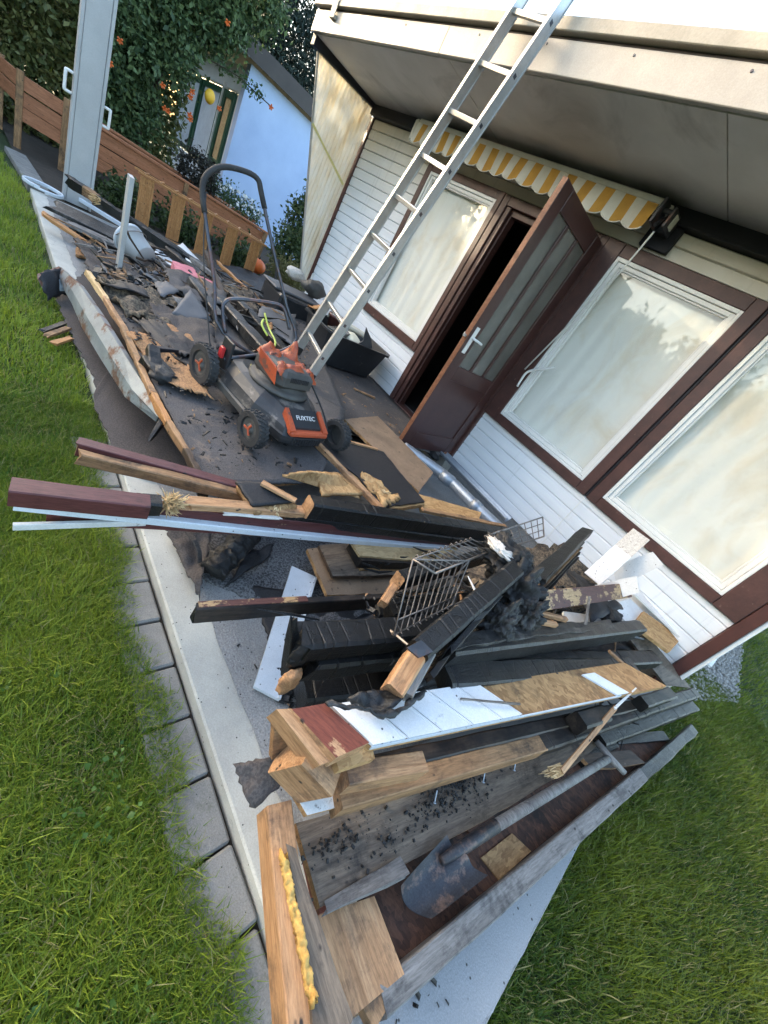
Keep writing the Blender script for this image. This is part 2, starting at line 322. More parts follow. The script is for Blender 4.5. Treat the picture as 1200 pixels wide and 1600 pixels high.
def beam(name, A, B, w, h, mat, label=None, cat=None, parent=None, group=None, roll=0, jag=(0, 0), rough=.0, seg=.05, cap=None, zones=None, bend=0., groove=0, up=(0, 0, 1), taper=(1, 1), twist=0, kind=None, bev=.12):
    """squared timber from A to B: bevelled section, uneven faces, broken ends"""
    mw, L = frame(A, B, up, roll); n = max(3, min(60, int(L / seg)))
    b = min(w, h) * bev; hw, hh = w / 2, h / 2
    sec = [(-hw + b, -hh), (hw - b, -hh), (hw, -hh + b), (hw, hh - b), (hw - b, hh), (-hw + b, hh), (-hw, hh - b), (-hw, -hh + b)]
    rd = random.Random(int(abs(A[0]) * 1013) * 31 + int(abs(B[1]) * 977) + len(name)); off = rd.random() * 50
    xs = [L * i / n for i in range(n + 1)]; ins = {}
    if groove:
        x = groove * .5; ex = []
        while x < L - groove * .5:
            d = rd.uniform(.002, .005)
            for q, k in ((-.005, 0), (0, 1), (.005, 0)): ex.append((x + q, d * k))
            x += groove * rd.choice((.45, .7, 1.0, 1.5, 2.6)) * rd.uniform(.8, 1.3) + .012
        for a, k in ex: ins[round(a, 5)] = k
        xs = sorted(set([x for x in xs if all(abs(x - a) > .008 for a, _ in ex)] + [round(a, 5) for a, _ in ex]))
    V, F, fm = [], [], []
    ej = [[rd.uniform(0, 1) for _ in sec] for _ in (0, 1)]; gz = 0
    for i, x in enumerate(xs):
        t = x / L; tp = taper[0] + (taper[1] - taper[0]) * t; g = ins.get(round(x, 5), 0)
        bz = bend * 4 * t * (1 - t); tw = twist * t
        for k, (y, z) in enumerate(sec):
            y2, z2 = y * tp, z * tp
            if g: r = math.hypot(y2, z2); s_ = 1 - g * (.2 + 1.4 * abs(noise.noise(Vector((x * 31 + off, k * .9, 2))))) / r; y2 *= s_; z2 *= s_
            if rough:
                q = noise.noise(Vector((x * 6 + off, y * 25 + off, z * 25))) * rough + noise.noise(Vector((x * 22 + off, y * 60, z * 60 + off))) * rough * .5
                r = math.hypot(y2, z2) or 1; y2 += q * y2 / r; z2 += q * z2 / r
            if tw: y2, z2 = y2 * math.cos(tw) - z2 * math.sin(tw), y2 * math.sin(tw) + z2 * math.cos(tw)
            xx = x + (.012 * noise.noise(Vector((x * 9 + off, k * 1.7, 5))) if groove and 0 < i < len(xs) - 1 else 0)
            if i == 0: xx += jag[0] * (ej[0][k] - .3)
            if i == len(xs) - 1: xx -= jag[1] * (ej[1][k] - .3)
            V.append((xx, y2, z2 + bz))
    ns = len(sec); mats = mat if isinstance(mat, (list, tuple)) else [mat]; mats = list(mats)
    if cap: mats.append(cap)
    for i in range(len(xs) - 1):
        t = (xs[i] + xs[i + 1]) / 2 / L; mi = 0
        for z in zones or []:
            if z[0] <= t <= z[1]: mi = z[2]
        for k in range(ns):
            a = i * ns + k; c = i * ns + (k + 1) % ns
            F.append((a, c, c + ns, a + ns)); fm.append(mi)
    for e in (0, 1):                                        # uneven end faces
        i0 = (len(xs) - 1) * ns if e else 0; c = len(V)
        cx = sum(V[i0 + k][0] for k in range(ns)) / ns + (rd.uniform(-.3, .3) * jag[e])
        V.append((cx, 0, sum(V[i0 + k][2] for k in range(ns)) / ns))
        for k in range(ns):
            a, d = i0 + k, i0 + (k + 1) % ns
            F.append((c, a, d) if e else (c, d, a)); fm.append(len(mats) - 1 if cap else 0)
    return mk(name, V, F, mats, parent, mw, False, fm, label, cat, group, kind)
def densify(pts, step, jit, rd):
    out = []
    for i in range(len(pts)):
        a, b = Vector(pts[i]), Vector(pts[(i + 1) % len(pts)]); L = (b - a).length; n = max(1, int(L / step))
        for k in range(n):
            p = a.lerp(b, k / n); j = jit if k else jit * .3
            out.append(p + Vector((rd.uniform(-j, j), rd.uniform(-j, j), rd.uniform(-j, j) * .15)))
    return out
def slab(name, pts, t, mat, label=None, cat=None, parent=None, group=None, ragged=0., step=.03, side=None, kind=None, bot=None, crease=None):
    """sheet or board: outline pts (world) is the upper face, t its thickness; local X along the first edge"""
    P = [Vector(p) for p in pts]; n = Vector()
    for i in range(len(P)): n += (P[i] - P[0]).cross(P[(i + 1) % len(P)] - P[0])
    n.normalize()
    if n.z < 0 and abs(n.z) > .02: P = [P[0]] + P[1:][::-1]; n = -n
    e = Vector(pts[1]) - Vector(pts[0]); e = (e - n * e.dot(n)).normalized()
    mw = Matrix((e, n.cross(e), n)).transposed().to_4x4(); mw.translation = P[0]
    if ragged: P = densify(P, step, ragged, random.Random(len(name) * 7 + int(abs(P[0].x) * 997)))
    inv = mw.inverted(); Q = [inv @ p for p in P]
    N = len(Q); V = [q.copy() for q in Q] + [q - Vector((0, 0, t)) for q in Q]
    F = [tuple(range(N)), tuple(range(2 * N - 1, N - 1, -1))]; fm = [0, (2 if bot else 0)]
    for i in range(N):
        j = (i + 1) % N; F.append((i, i + N, j + N, j)); fm.append(1 if side else 0)
    ms = [mat] + ([side] if side else ([mat] if bot else [])) + ([bot] if bot else [])
    return mk(name, V, F, ms, parent, mw, False, fm, label, cat, group, kind)
def sheet(name, c4, nu, nv, t, mat, amp=.01, fr=4., ragged=.0, label=None, cat=None, parent=None, group=None, curl=None, side=None, kind=None, seed=0):
    """thin uneven sheet over the four corners c4 (in order), with ragged rim and thickness"""
    c4 = [Vector(p) for p in c4]; rd = random.Random(seed + len(name)); T, V = [], []
    off = rd.random() * 40
    nrm = (c4[1] - c4[0]).cross(c4[3] - c4[0]).normalized()
    if nrm.z < 0: nrm = -nrm
    for j in range(nv + 1):
        for i in range(nu + 1):
            u, v = i / nu, j / nv
            if ragged:
                if i in (0, nu): u += rd.uniform(-ragged, ragged)
                if j in (0, nv): v += rd.uniform(-ragged, ragged)
            p = c4[0] * (1 - u) * (1 - v) + c4[1] * u * (1 - v) + c4[2] * u * v + c4[3] * (1 - u) * v
            d = (noise.noise(Vector((p.x * fr + off, p.y * fr, p.z))) + .5 * noise.noise(Vector((p.x * fr * 2.7, p.y * fr * 2.7 + off, 3)))) * amp
            if curl: d += curl(u, v)
            V.append(p + nrm * d)
    N = len(V); V += [p - nrm * t for p in V]; F, fm = [], []; W_ = nu + 1
    fl = (c4[1] - c4[0]).cross(c4[3] - c4[0]).dot(nrm) < 0
    for j in range(nv):
        for i in range(nu):
            a = j * W_ + i; q = (a, a + 1, a + 1 + W_, a + W_)
            if fl: q = q[::-1]
            F.append(q); F.append(tuple(k + N for k in q[::-1])); fm += [0, 0]
    rim = [i for i in range(W_)] + [j * W_ + nu for j in range(1, nv + 1)] + [nv * W_ + i for i in range(nu - 1, -1, -1)] + [j * W_ for j in range(nv - 1, 0, -1)]
    for k in range(len(rim)):
        a, b = rim[k], rim[(k + 1) % len(rim)]; q = (a, a + N, b + N, b)
        F.append(q[::-1] if fl else q); fm.append(1 if side else 0)
    return mk(name, V, F, [mat, side] if side else mat, parent, None, True, fm, label, cat, group, kind)
def tube_data(pts, r, n=8, closed=False, rr=None):
    P = [Vector(p) for p in pts]; V, F = [], []; N = len(P); up = None
    for i, p in enumerate(P):
        a = P[i - 1] if (i or closed) else p; b = P[(i + 1) % N] if (i < N - 1 or closed) else p
        t = (b - a).normalized()
        if up is None: up = t.orthogonal().normalized()
        up = (up - t * up.dot(t)); up = up.normalized() if up.length > 1e-6 else t.orthogonal().normalized()
        s = t.cross(up); q = rr[i] if rr else r
        for k in range(n):
            an = 2 * math.pi * k / n; V.append(p + up * math.cos(an) * q + s * math.sin(an) * q)
    for i in range(N if closed else N - 1):
        j = (i + 1) % N
        for k in range(n):
            k2 = (k + 1) % n; F.append((i * n + k, i * n + k2, j * n + k2, j * n + k))
    if not closed: F += [tuple(range(n - 1, -1, -1)), tuple((N - 1) * n + k for k in range(n))]
    return V, F
def tube(name, pts, r, mat, parent=None, n=8, closed=False, rr=None, smooth=True, **k):
    V, F = tube_data(pts, r, n, closed, rr); return mk(name, V, F, mat, parent, None, smooth, **k)
def smoothpts(pts, k=4):
    P = [Vector(p) for p in pts]; out = []
    for i in range(len(P) - 1):
        a, b, c, d = P[max(i - 1, 0)], P[i], P[i + 1], P[min(i + 2, len(P) - 1)]
        for s in range(k):
            t = s / k
            out.append(.5 * ((2 * b) + (c - a) * t + (2 * a - 5 * b + 4 * c - d) * t * t + (3 * b - a - 3 * c + d) * t ** 3))
    return out + [P[-1]]
def boxd(x0, x1, y0, y1, z0, z1, bev=0.):
    if bev <= 0:
        V = [(x0, y0, z0), (x1, y0, z0), (x1, y1, z0), (x0, y1, z0), (x0, y0, z1), (x1, y0, z1), (x1, y1, z1), (x0, y1, z1)]
        return V, [(0, 3, 2, 1), (4, 5, 6, 7), (0, 1, 5, 4), (1, 2, 6, 5), (2, 3, 7, 6), (3, 0, 4, 7)]
    bm = bmesh.new(); V, F = boxd(x0, x1, y0, y1, z0, z1); vs_ = [bm.verts.new(v) for v in V]
    for q in F: bm.faces.new([vs_[i] for i in q])
    bmesh.ops.bevel(bm, geom=bm.edges[:], offset=bev, segments=1, affect='EDGES', profile=.5)
    bm.verts.index_update(); V = [v.co[:] for v in bm.verts]; F = [tuple(v.index for v in f.verts) for f in bm.faces]; bm.free(); return V, F
def join(*ds):
    V, F = [], []
    for v, f in ds:
        o = len(V); V += [tuple(q) for q in v]; F += [tuple(i + o for i in q) for q in f]
    return V, F
def box(name, x0, x1, y0, y1, z0, z1, mat, parent=None, bev=.004, **k):
    V, F = boxd(min(x0, x1), max(x0, x1), min(y0, y1), max(y0, y1), min(z0, z1), max(z0, z1), bev); return mk(name, V, F, mat, parent, **k)
def lathe_data(prof, n=24, c=(0, 0, 0), axis='Z', a0=0, closed=False):
    V, F = [], []
    for r, z in prof:
        for k in range(n):
            a = 2 * math.pi * k / n; x, y = r * math.cos(a), r * math.sin(a)
            p = {'Z': (x, y, z), 'Y': (x, z, y), 'X': (z, x, y)}[axis]; V.append((p[0] + c[0], p[1] + c[1], p[2] + c[2]))
    for i in range(len(prof) - 1):
        for k in range(n):
            k2 = (k + 1) % n; q = (i * n + k, i * n + k2, (i + 1) * n + k2, (i + 1) * n + k); F.append(q[::-1] if axis == 'Y' else q)
    if prof[0][0] > 1e-4 and not closed: F.append(tuple(range(n - 1, -1, -1)))
    if prof[-1][0] > 1e-4 and not closed: F.append(tuple((len(prof) - 1) * n + k for k in range(n)))
    return V, F
def blob(name, c, r, mat, sub=4, amp=.25, fr=3., stretch=(1, 1, 1), parent=None, **k):
    bm = bmesh.new(); bmesh.ops.create_icosphere(bm, subdivisions=sub, radius=1)
    o = random.random() * 30
    for v in bm.verts:
        p = v.co.copy(); d = 1 + amp * (noise.noise(p * fr + Vector((o, o, o))) + .6 * noise.noise(p * fr * 2.3 + Vector((o, 0, 0))) + .35 * noise.noise(p * fr * 5.5))
        v.co = Vector((p.x * d * r * stretch[0], p.y * d * r * stretch[1], p.z * d * r * stretch[2]))
    bm.verts.index_update(); V = [v.co[:] for v in bm.verts]; F = [tuple(v.index for v in f.verts) for f in bm.faces]; bm.free()
    return mk(name, V, F, mat, parent, Matrix.Translation(c), True, **k)
def splinters(n, A, d, L, r, spread, rd):
    """data of a burst of broken fibres at A pointing along d"""
    ds = []; d = Vector(d).normalized()
    for _ in range(n):
        v = (d + Vector((rd.uniform(-1, 1), rd.uniform(-1, 1), rd.uniform(-1, 1))) * spread).normalized()
        a = Vector(A) + Vector((rd.uniform(-1, 1), rd.uniform(-1, 1), rd.uniform(-1, 1))) * r * 4
        l = L * rd.uniform(.4, 1); ds.append(tube_data([a, a + v * l * .5, a + v * l], r, 4, rr=[r, r * .8, r * .15]))
    return join(*ds)
def fast_mesh(name, V, faces4, mat, cols=None, kind=None, label=None, cat=None, parent=None, group=None, tris=None, mw=None):
    """numpy mesh: quads (n,4) and/or tris (m,3), one colour per vertex"""
    V = np.asarray(V, dtype=np.float32)
    if mw is None:
        c = (V.min(0) + V.max(0)) / 2; c[2] = V[:, 2].min(); V = V - c; mw = Matrix.Translation([float(x) for x in c])
    me = bpy.data.meshes.new(name); me.vertices.add(len(V)); me.vertices.foreach_set('co', V.ravel())
    q = np.asarray(faces4 if faces4 is not None else np.zeros((0, 4)), dtype=np.int32); tr = np.asarray(tris if tris is not None else np.zeros((0, 3)), dtype=np.int32)
    li = np.concatenate([q.ravel(), tr.ravel()]); me.loops.add(len(li)); me.loops.foreach_set('vertex_index', li)
    me.polygons.add(len(q) + len(tr)); st = np.concatenate([np.arange(len(q)) * 4, len(q) * 4 + np.arange(len(tr)) * 3]).astype(np.int32)
    me.polygons.foreach_set('loop_start', st)
    if cols is not None:
        a = me.color_attributes.new('Col', 'FLOAT_COLOR', 'POINT'); cc = np.ones((len(V), 4), dtype=np.float32); cc[:, :3] = cols; a.data.foreach_set('color', cc.ravel())
    me.materials.append(MATS[mat]); me.update(calc_edges=True); me.validate()
    o = bpy.data.objects.new(name, me); return tag(link(o, parent, mw), label, cat, group, kind)
def leaves(name, pts, size, c0, c1, mat='leaf', droop=.3, parent=None, asp=.55, **k):
    """leaf-sized folded faces at the given points"""
    pts = np.asarray(pts); n = len(pts); d = rng.normal(size=(n, 3)); d[:, 2] -= droop; d /= np.linalg.norm(d, axis=1)[:, None]
    s = np.cross(d, rng.normal(size=(n, 3))); s /= np.linalg.norm(s, axis=1)[:, None]; nn = np.cross(d, s)
    L = (size * rng.uniform(.6, 1.3, n))[:, None]; w_ = L * asp * .5
    a = pts; b = pts + d * L * .5 + s * w_ + nn * w_ * .35; c = pts + d * L; e = pts + d * L * .5 - s * w_ + nn * w_ * .35
    V = np.stack([a, b, c, e], 1).reshape(-1, 3); i = np.arange(n)[:, None] * 4
    T = np.concatenate([i + [0, 1, 2], i + [0, 2, 3]])
    t = rng.random(n)[:, None] ** 1.3; col = np.array(c0) * (1 - t) + np.array(c1) * t; col = np.repeat(col, 4, 0)
    return fast_mesh(name, V, None, mat, col, tris=T, parent=parent, **k)
def clumps(cs, per, spread):
    out = []
    for c in cs: out.append(np.asarray(c) + rng.normal(size=(per, 3)) * spread)
    return np.concatenate(out)
def ell_shell(c, r, n, inner=.55):
    d = rng.normal(size=(n, 3)); d /= np.linalg.norm(d, axis=1)[:, None]; return np.asarray(c) + d * np.asarray(r) * (rng.uniform(inner, 1, n) ** .6)[:, None]

# ================================================================== the setting
def rect(name, x0, x1, y0, y1, z, mat, **k):
    return mk(name, [(x0, y0, z), (x1, y0, z), (x1, y1, z), (x0, y1, z)], [(0, 1, 2, 3)], mat, **k)
rect('lawn', -150, 150, -150, 150, -.075, 'lawn_soil', kind='structure')
# terrace: slab with a light smooth edge band and a rough grey coating laid over the rest
ter = box('terrace', -6.25, .545, .49, 3.42, -.2, 0, 'concrete_edge', kind='structure', bev=.006)
rd = random.Random(3); pl = []
for i in range(120):
    x = -6.2 + i * (6.74 / 119); pl.append((x, .612 + .012 * noise.noise(Vector((x * 9, 0, 0))) + .008 * rd.uniform(-1, 1), .004))
mk('coating', pl + [(.54, 3.4, .004), (-6.2, 3.4, .004)], [tuple(range(122))], 'coating', ter)
slab('front_coating', [(-.12, .66, .008), (.537, .63, .008), (.537, 3.3, .008), (.2, 3.3, .008)], .003, 'coating_smooth', parent=ter, ragged=.004, step=.03)
# paving border beside the terrace
pav = rect('paving_border', -1.95, 1.2, .27, .49, -.07, 'earth', kind='structure')
x = -1.95; i = 0
while x < 1.0:
    L = .182; dz = rd.uniform(-.004, .004); cr = (abs(x + .06) < .1)
    V, F = boxd(-L / 2 + .004, L / 2 - .004, -.070, .070, -.05, 0, .006)
    mw = Matrix.Translation((x + L / 2, .411 + rd.uniform(-.003, .003), -.046 + dz)) @ Matrix.Rotation(rd.uniform(-.015, .015) + (.05 if cr else 0), 4, 'Z') @ Matrix.Rotation(rd.uniform(-.02, .02) + (.1 if cr else 0), 4, 'X')
    mk('paver', V, F, 'paver', pav, mw); x += L
# further border stones curving away past the terrace corner
pts = [(-6.386,0.5762,-0.03), (-6.792,0.5537,-0.03), (-7.165,0.5247,-0.03), (-7.511,0.4958,-0.03), (-7.881,0.465,-0.03)]
for a, b in zip(pts, pts[1:]):
    a, b = Vector(a), Vector(b)
    for k in range(3):
        p, q = a.lerp(b, k / 3), a.lerp(b, (k + .94) / 3); q.z = p.z = -.04
        beam('paver', p, q, .2, .06, 'paver', parent=pav)
mk('flower_bed', [(-6.27, .5, -.03), (-6.27, 5.2, -.03), (-5.75, 5.2, -.03), (-5.75, 9, -.03), (-14, 9, -.03), (-16, .6, -.03), (-9.2, .4, -.03)], [(6, 5, 4, 3, 2, 1, 0)], 'earth', kind='structure')
# gravel strip round the near corner of the house
mk('gravel_bed', [(.62, 3.6, -.05), (1.12, 4.9, -.05), (1.12, 9, -.05), (.62, 9, -.05)], [(0, 1, 2, 3)], 'gravel', kind='structure')
n = 2600; sx = rng.uniform(.64, 1.13, n); sy = 3.9 + rng.random(n) * 4.5
k_ = sx < .62 + (sy - 3.6) * .42 + .04; sx, sy = sx[k_], sy[k_]; n = len(sx)
oc = np.array([(1, 0, 0), (-1, 0, 0), (0, 1, 0), (0, -1, 0), (0, 0, 1), (0, 0, -1)]) * .013
V = (oc[None] * rng.uniform(.6, 1.5, (n, 1, 3)) + rng.normal(size=(n, 6, 3)) * .002) + np.stack([sx, sy, np.full(n, -.045) + rng.random(n) * .012], 1)[:, None, :]
T = np.array([(0, 2, 4), (2, 1, 4), (1, 3, 4), (3, 0, 4), (2, 0, 5), (1, 2, 5), (3, 1, 5), (0, 3, 5)])
fast_mesh('gravel_stones', V.reshape(-1, 3), None, 'gravel', None, 'stuff', 'pale grey gravel strip beside the house corner', tris=(np.arange(n)[:, None, None] * 6 + T[None]).reshape(-1, 3))

# ================================================================== the bungalow
YW = 3.4
hs = thing('bungalow', 'white boarded bungalow with brown window frames and smoke stained overhanging roof', 'house', (-2.5, YW, 0))
def siding(x0, x1, z0, z1, pitch=.1, mat='siding'):
    z = z0
    while z < z1 - .01:
        t = min(z + pitch, z1)
        V = [(x0, 0, z), (x1, 0, z), (x0, 0, t), (x1, 0, t)]
        # lapped board: flat face with a small groove at its upper edge
        pr = [(YW + .012, z + .001), (YW, z + .006), (YW, t - .010), (YW + .010, t - .003), (YW + .012, t - .001), (YW + .03, t - .001), (YW + .03, z + .001)]
        V = [(x0, y, q) for y, q in pr] + [(x1, y, q) for y, q in pr]; N = len(pr)
        F = [tuple(range(N)), tuple(range(2 * N - 1, N - 1, -1))] + [(i, i + N, (i + 1) % N + N, (i + 1) % N) for i in range(N)]
        F = [f[::-1] for f in F[2:]] + F[:2]
        mk('siding_board', V, F, mat, hs); z = t
siding(-5.60, -4.300, .14, 2.44); siding(-4.298, -3.06, .14, .70); siding(-2.02, .452, .14, .70)
siding(-4.298, -.0, 2.262, 2.44, .09); siding(.002, .452, 2.262, 2.44, .09)
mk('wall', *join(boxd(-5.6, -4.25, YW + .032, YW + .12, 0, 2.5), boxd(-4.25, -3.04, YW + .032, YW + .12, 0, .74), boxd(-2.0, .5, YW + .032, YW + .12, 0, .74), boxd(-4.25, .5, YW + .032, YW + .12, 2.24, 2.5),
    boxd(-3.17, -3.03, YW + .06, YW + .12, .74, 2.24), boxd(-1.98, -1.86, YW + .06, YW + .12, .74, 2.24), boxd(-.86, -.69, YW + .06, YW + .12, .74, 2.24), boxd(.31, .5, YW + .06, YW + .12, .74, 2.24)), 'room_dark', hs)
box('plinth', -5.6, .5, YW + .03, YW + .2, -.05, .14, 'coating', hs)
box('door_step', -3.22, -1.95, YW - .13, YW + .03, .0, .135, 'concrete_edge', hs)
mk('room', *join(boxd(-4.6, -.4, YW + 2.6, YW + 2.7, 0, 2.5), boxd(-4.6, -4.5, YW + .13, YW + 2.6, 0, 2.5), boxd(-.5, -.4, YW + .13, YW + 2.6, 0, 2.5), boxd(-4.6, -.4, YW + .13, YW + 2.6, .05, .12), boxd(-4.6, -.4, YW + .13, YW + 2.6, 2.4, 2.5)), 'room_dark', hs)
box('end_wall', .40, .5, YW + .121, YW + 5, -.05, 2.5, 'siding', hs)
# brown corner posts and the sooty beam under the soffit
box('corner_post', .455, .53, YW - .03, YW + .12, .02, 2.44, 'brown_paint', hs)
box('corner_post', .533, .56, YW - .012, YW + .08, -.03, 2.44, 'sash_white', hs)
box('corner_post', -5.68, -5.602, YW - .02, YW + .10, .42, 2.44, 'brown_paint', hs)
box('corner_trim', -5.60, -5.55, YW - .014, YW + .01, .16, .62, 'sash_white', hs)
box('wall_plate', -5.64, .56, YW - .07, YW + .11, 2.442, 2.548, 'sooty_black', hs)
# windows: brown frame > white sash, pane, sill, curtain
def window(x0, x1, z0, z1, brown=(.075, .075, .075, .075)):
    l, r, b_, t = brown
    ds = [boxd(x0 - l, x0, YW - .035, YW + .05, z0 - b_, z1 + t, .004), boxd(x1, x1 + r, YW - .035, YW + .05, z0 - b_, z1 + t, .004), boxd(x0 + .001, x1 - .001, YW - .04, YW + .05, z0 - b_, z0, .004), boxd(x0 + .001, x1 - .001, YW - .03, YW + .05, z1, z1 + t, .004)]
    wn = mk('window', *join(*ds), 'brown_paint_worn', hs)
    def ring(o, wd, y0, y1):
        return [boxd(x0 + o, x0 + o + wd, y0, y1, z0 + o, z1 - o, .003), boxd(x1 - o - wd, x1 - o, y0, y1, z0 + o, z1 - o, .003), boxd(x0 + o + wd, x1 - o - wd, y0 + .001, y1, z0 + o, z0 + o + wd, .003), boxd(x0 + o + wd, x1 - o - wd, y0 + .001, y1, z1 - o - wd, z1 - o, .003)]
    mk('sash', *join(*(ring(.001, .026, YW - .028, YW + .03) + ring(.028, .03, YW - .014, YW + .03) + ring(.0585, .012, YW - .004, YW + .03))), 'sash_white', wn)
    mk('pane', *boxd(x0 + .06, x1 - .06, YW + .008, YW + .012, z0 + .06, z1 - .06), 'glass', wn)
    nx, nz = 90, 14; V = []; sd_ = x0 * 7
    for j in range(nz + 1):
        for i in range(nx + 1):
            x_ = x0 + .03 + (x1 - x0 - .06) * i / nx; z_ = z0 + .03 + (z1 - z0 - .06) * j / nz
            V.append((x_, YW + .055 + .004 * math.sin(x_ * 42 + 2 * noise.noise(Vector((x_ * 5, z_, sd_)))) + .004 * noise.noise(Vector((x_ * 12, z_ * 2, sd_))), z_))
    mk('curtain', V, [(j * (nx + 1) + i, j * (nx + 1) + i + 1, (j + 1) * (nx + 1) + i + 1, (j + 1) * (nx + 1) + i) for j in range(nz) for i in range(nx)], 'curtain', wn, smooth=True)
    return wn
window(-4.22, -3.20, .785, 2.19, (.075, .06, .085, .07))
window(-1.836, -.872, .775, 2.17, (.145, .085, .075, .085))
window(-.677, .29, .775, 2.17, (.085, .16, .075, .085))
box('mullion', -.784, -.765, YW - .02, YW + .05, .70, 2.255, 'sooty_black', hs)
# door frame and the door standing open
df = mk('door_frame', *join(boxd(-3.135, -3.065, YW - .03, YW + .05, .13, 2.255, .004), boxd(-3.063, -3.01, YW - .012, YW + .08, .13, 2.2, .004), boxd(-3.008, -2.985, YW + .02, YW + .1, .15, 2.16, .003),
    boxd(-2.045, -1.985, YW - .03, YW + .08, .13, 2.255, .004), boxd(-3.063, -2.047, YW - .026, YW + .06, 2.18, 2.255, .004), boxd(-3.008, -2.047, YW + .02, YW + .1, 2.13, 2.18, .003), boxd(-3.063, -2.047, YW - .03, YW + .12, .10, .155, .004)), 'brown_paint_worn', hs)
HB, HT, FB, FT = Vector((-2.03, YW - .04, .18)), 2.14, None, None
ld = Vector((-1.99,2.526,0.2)) - HB; ang = math.atan2(ld.y, ld.x); LW = .835
mw = Matrix.Translation(HB) @ Matrix.Rotation(ang, 4, 'Z')
LH = 2.02
def dbox(*a, bev=.003): return boxd(*a, bev)
door = mk('door', *join(dbox(.0, .12, -.02, .02, 0, LH), dbox(LW - .12, LW, -.02, .02, 0, LH), dbox(.121, LW - .121, -.019, .019, 0, .16), dbox(.121, LW - .121, -.019, .019, .66, .78), dbox(.121, LW - .121, -.019, .019, LH - .13, LH)), 'door_paint', hs, mw)
mk('panel', *boxd(.121, LW - .121, -.010, .010, .16, .66, 0), 'door_paint', door, mw)
mk('edge_strip', *boxd(LW + .0005, LW + .004, -.019, .019, .002, LH - .002, 0), 'door_edge', door, mw)
bw = (LW - .242 - .07) / 3
for i in range(3):
    a = .121 + i * (bw + .035)
    mk('pane', *boxd(a, a + bw, -.004, .004, .78, LH - .13, 0), 'frosted_glass', door, mw)
    if i < 2: mk('glazing_bar', *boxd(a + bw, a + bw + .035, -.016, .016, .781, LH - .131, .003), 'door_paint', door, mw)
for s_ in (-1, 1):
    hp = mk('handle', *join(boxd(LW - .075, LW - .035, s_ * .0205, s_ * .026, .88, 1.08, 0) if s_ > 0 else boxd(LW - .075, LW - .035, -.026, -.0205, .88, 1.08, 0), tube_data([(LW - .055, s_ * .024, 1.0), (LW - .055, s_ * .06, 1.0), (LW - .075, s_ * .066, 1.0), (LW - .14, s_ * .066, .995)], .009, 8)), 'sash_white', door, mw)
mk('lock_bolt', *boxd(LW + .004, LW + .03, -.01, .01, .98, 1.0, .003), 'clamp_metal', door, mw)
# roof: body > soffit panels, fascia boards, roof edge, clips
rf = mk('roof', *boxd(-5.66, 1.6, 2.46, YW + 6, 2.64, 2.79), 'dark_verge', hs)
xs = [-5.63, -3.45, -1.33, 1.55]
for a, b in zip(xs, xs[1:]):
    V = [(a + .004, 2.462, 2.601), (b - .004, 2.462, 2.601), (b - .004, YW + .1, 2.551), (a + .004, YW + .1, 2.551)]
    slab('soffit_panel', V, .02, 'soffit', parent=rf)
box('soffit_joint', -3.47, -3.43, 2.47, YW - .1, 2.556, 2.596, 'sooty_black', rf) if False else None
fx = [-5.68, -3.55, -1.02, 1.55]
for a, b in zip(fx, fx[1:]):
    fb = box('fascia_board', a + .001, b - .001, 2.425, 2.458, 2.585, 2.745, 'fascia_paint', rf)
    x_ = a + .35
    while x_ < b - .1:
        mk('screw', *lathe_data([(.0, -.003), (.006, -.003), (.007, 0.001)], 8, (x_, 2.4235, 2.715), 'Y'), 'dark_steel', fb); x_ += .62
for a, b in zip([-5.72, -2.6, -.98], [-2.602, -.982, 1.6]):
    box('roof_edge_trim', a, b, 2.400, 2.50, 2.768, 2.833, 'roof_edge', rf)
box('gutter_gap', -5.66, 1.6, 2.44, 2.5, 2.7465, 2.7675, 'dark_verge', rf)
mk('gutter_clip', *join(boxd(-5.32, -5.22, 2.390, 2.398, 2.68, 2.845, .002), boxd(-5.32, -5.22, 2.398, 2.423, 2.68, 2.708, .0)), 'roof_edge', rf)
mk('side_roof_beam', *boxd(-5.68, -5.60, 2.462, YW - .07, 2.50, 2.60, .004), 'sooty_black', rf)
# translucent corrugated side screen, cut to a slope
V, F = [], []; N = 70
for i in range(N + 1):
    t = i / N; yy = 2.52 + (YW - .03 - 2.52) * t; zt = 2.52; zb = max(.47, 2.64 - (yy - 2.50) / (3.26 - 2.50) * 2.15)
    for s_ in (0, 1):
        xx = -5.64 + .005 * math.sin(i * math.pi / 2 + .3) + s_ * .0025
        V += [(xx, yy, zb), (xx, yy, zt)]
for i in range(N):
    a = i * 4; b = a + 4; F += [(a, b, b + 1, a + 1), (a + 2, a + 3, b + 3, b + 2), (a, a + 2, b + 2, b), (a + 1, b + 1, b + 3, a + 3)]
sc_ = mk('side_screen', V, F, 'polycarbonate', hs, smooth=False)
beam('screen_edge', (-5.64, 2.505, 2.6), (-5.64, 3.275, .45), .02, .02, 'aluminium', parent=sc_)
beam('yellow_tape', (-5.626, 2.72, 1.985), (-5.626, YW - .06, 1.70), .002, .026, 'tape_yellow', parent=sc_, up=(1, 0, 0), roll=R(90), rough=.004)
# thin cable down the wall from the window post
tube('wall_cable', smoothpts([(-0.7652,3.36,0.7031), (-0.756,3.33,0.4593), (-0.7428,3.3,0.2507), (-0.7276,3.28,0.1129)]), .004, 'sash_white', hs)

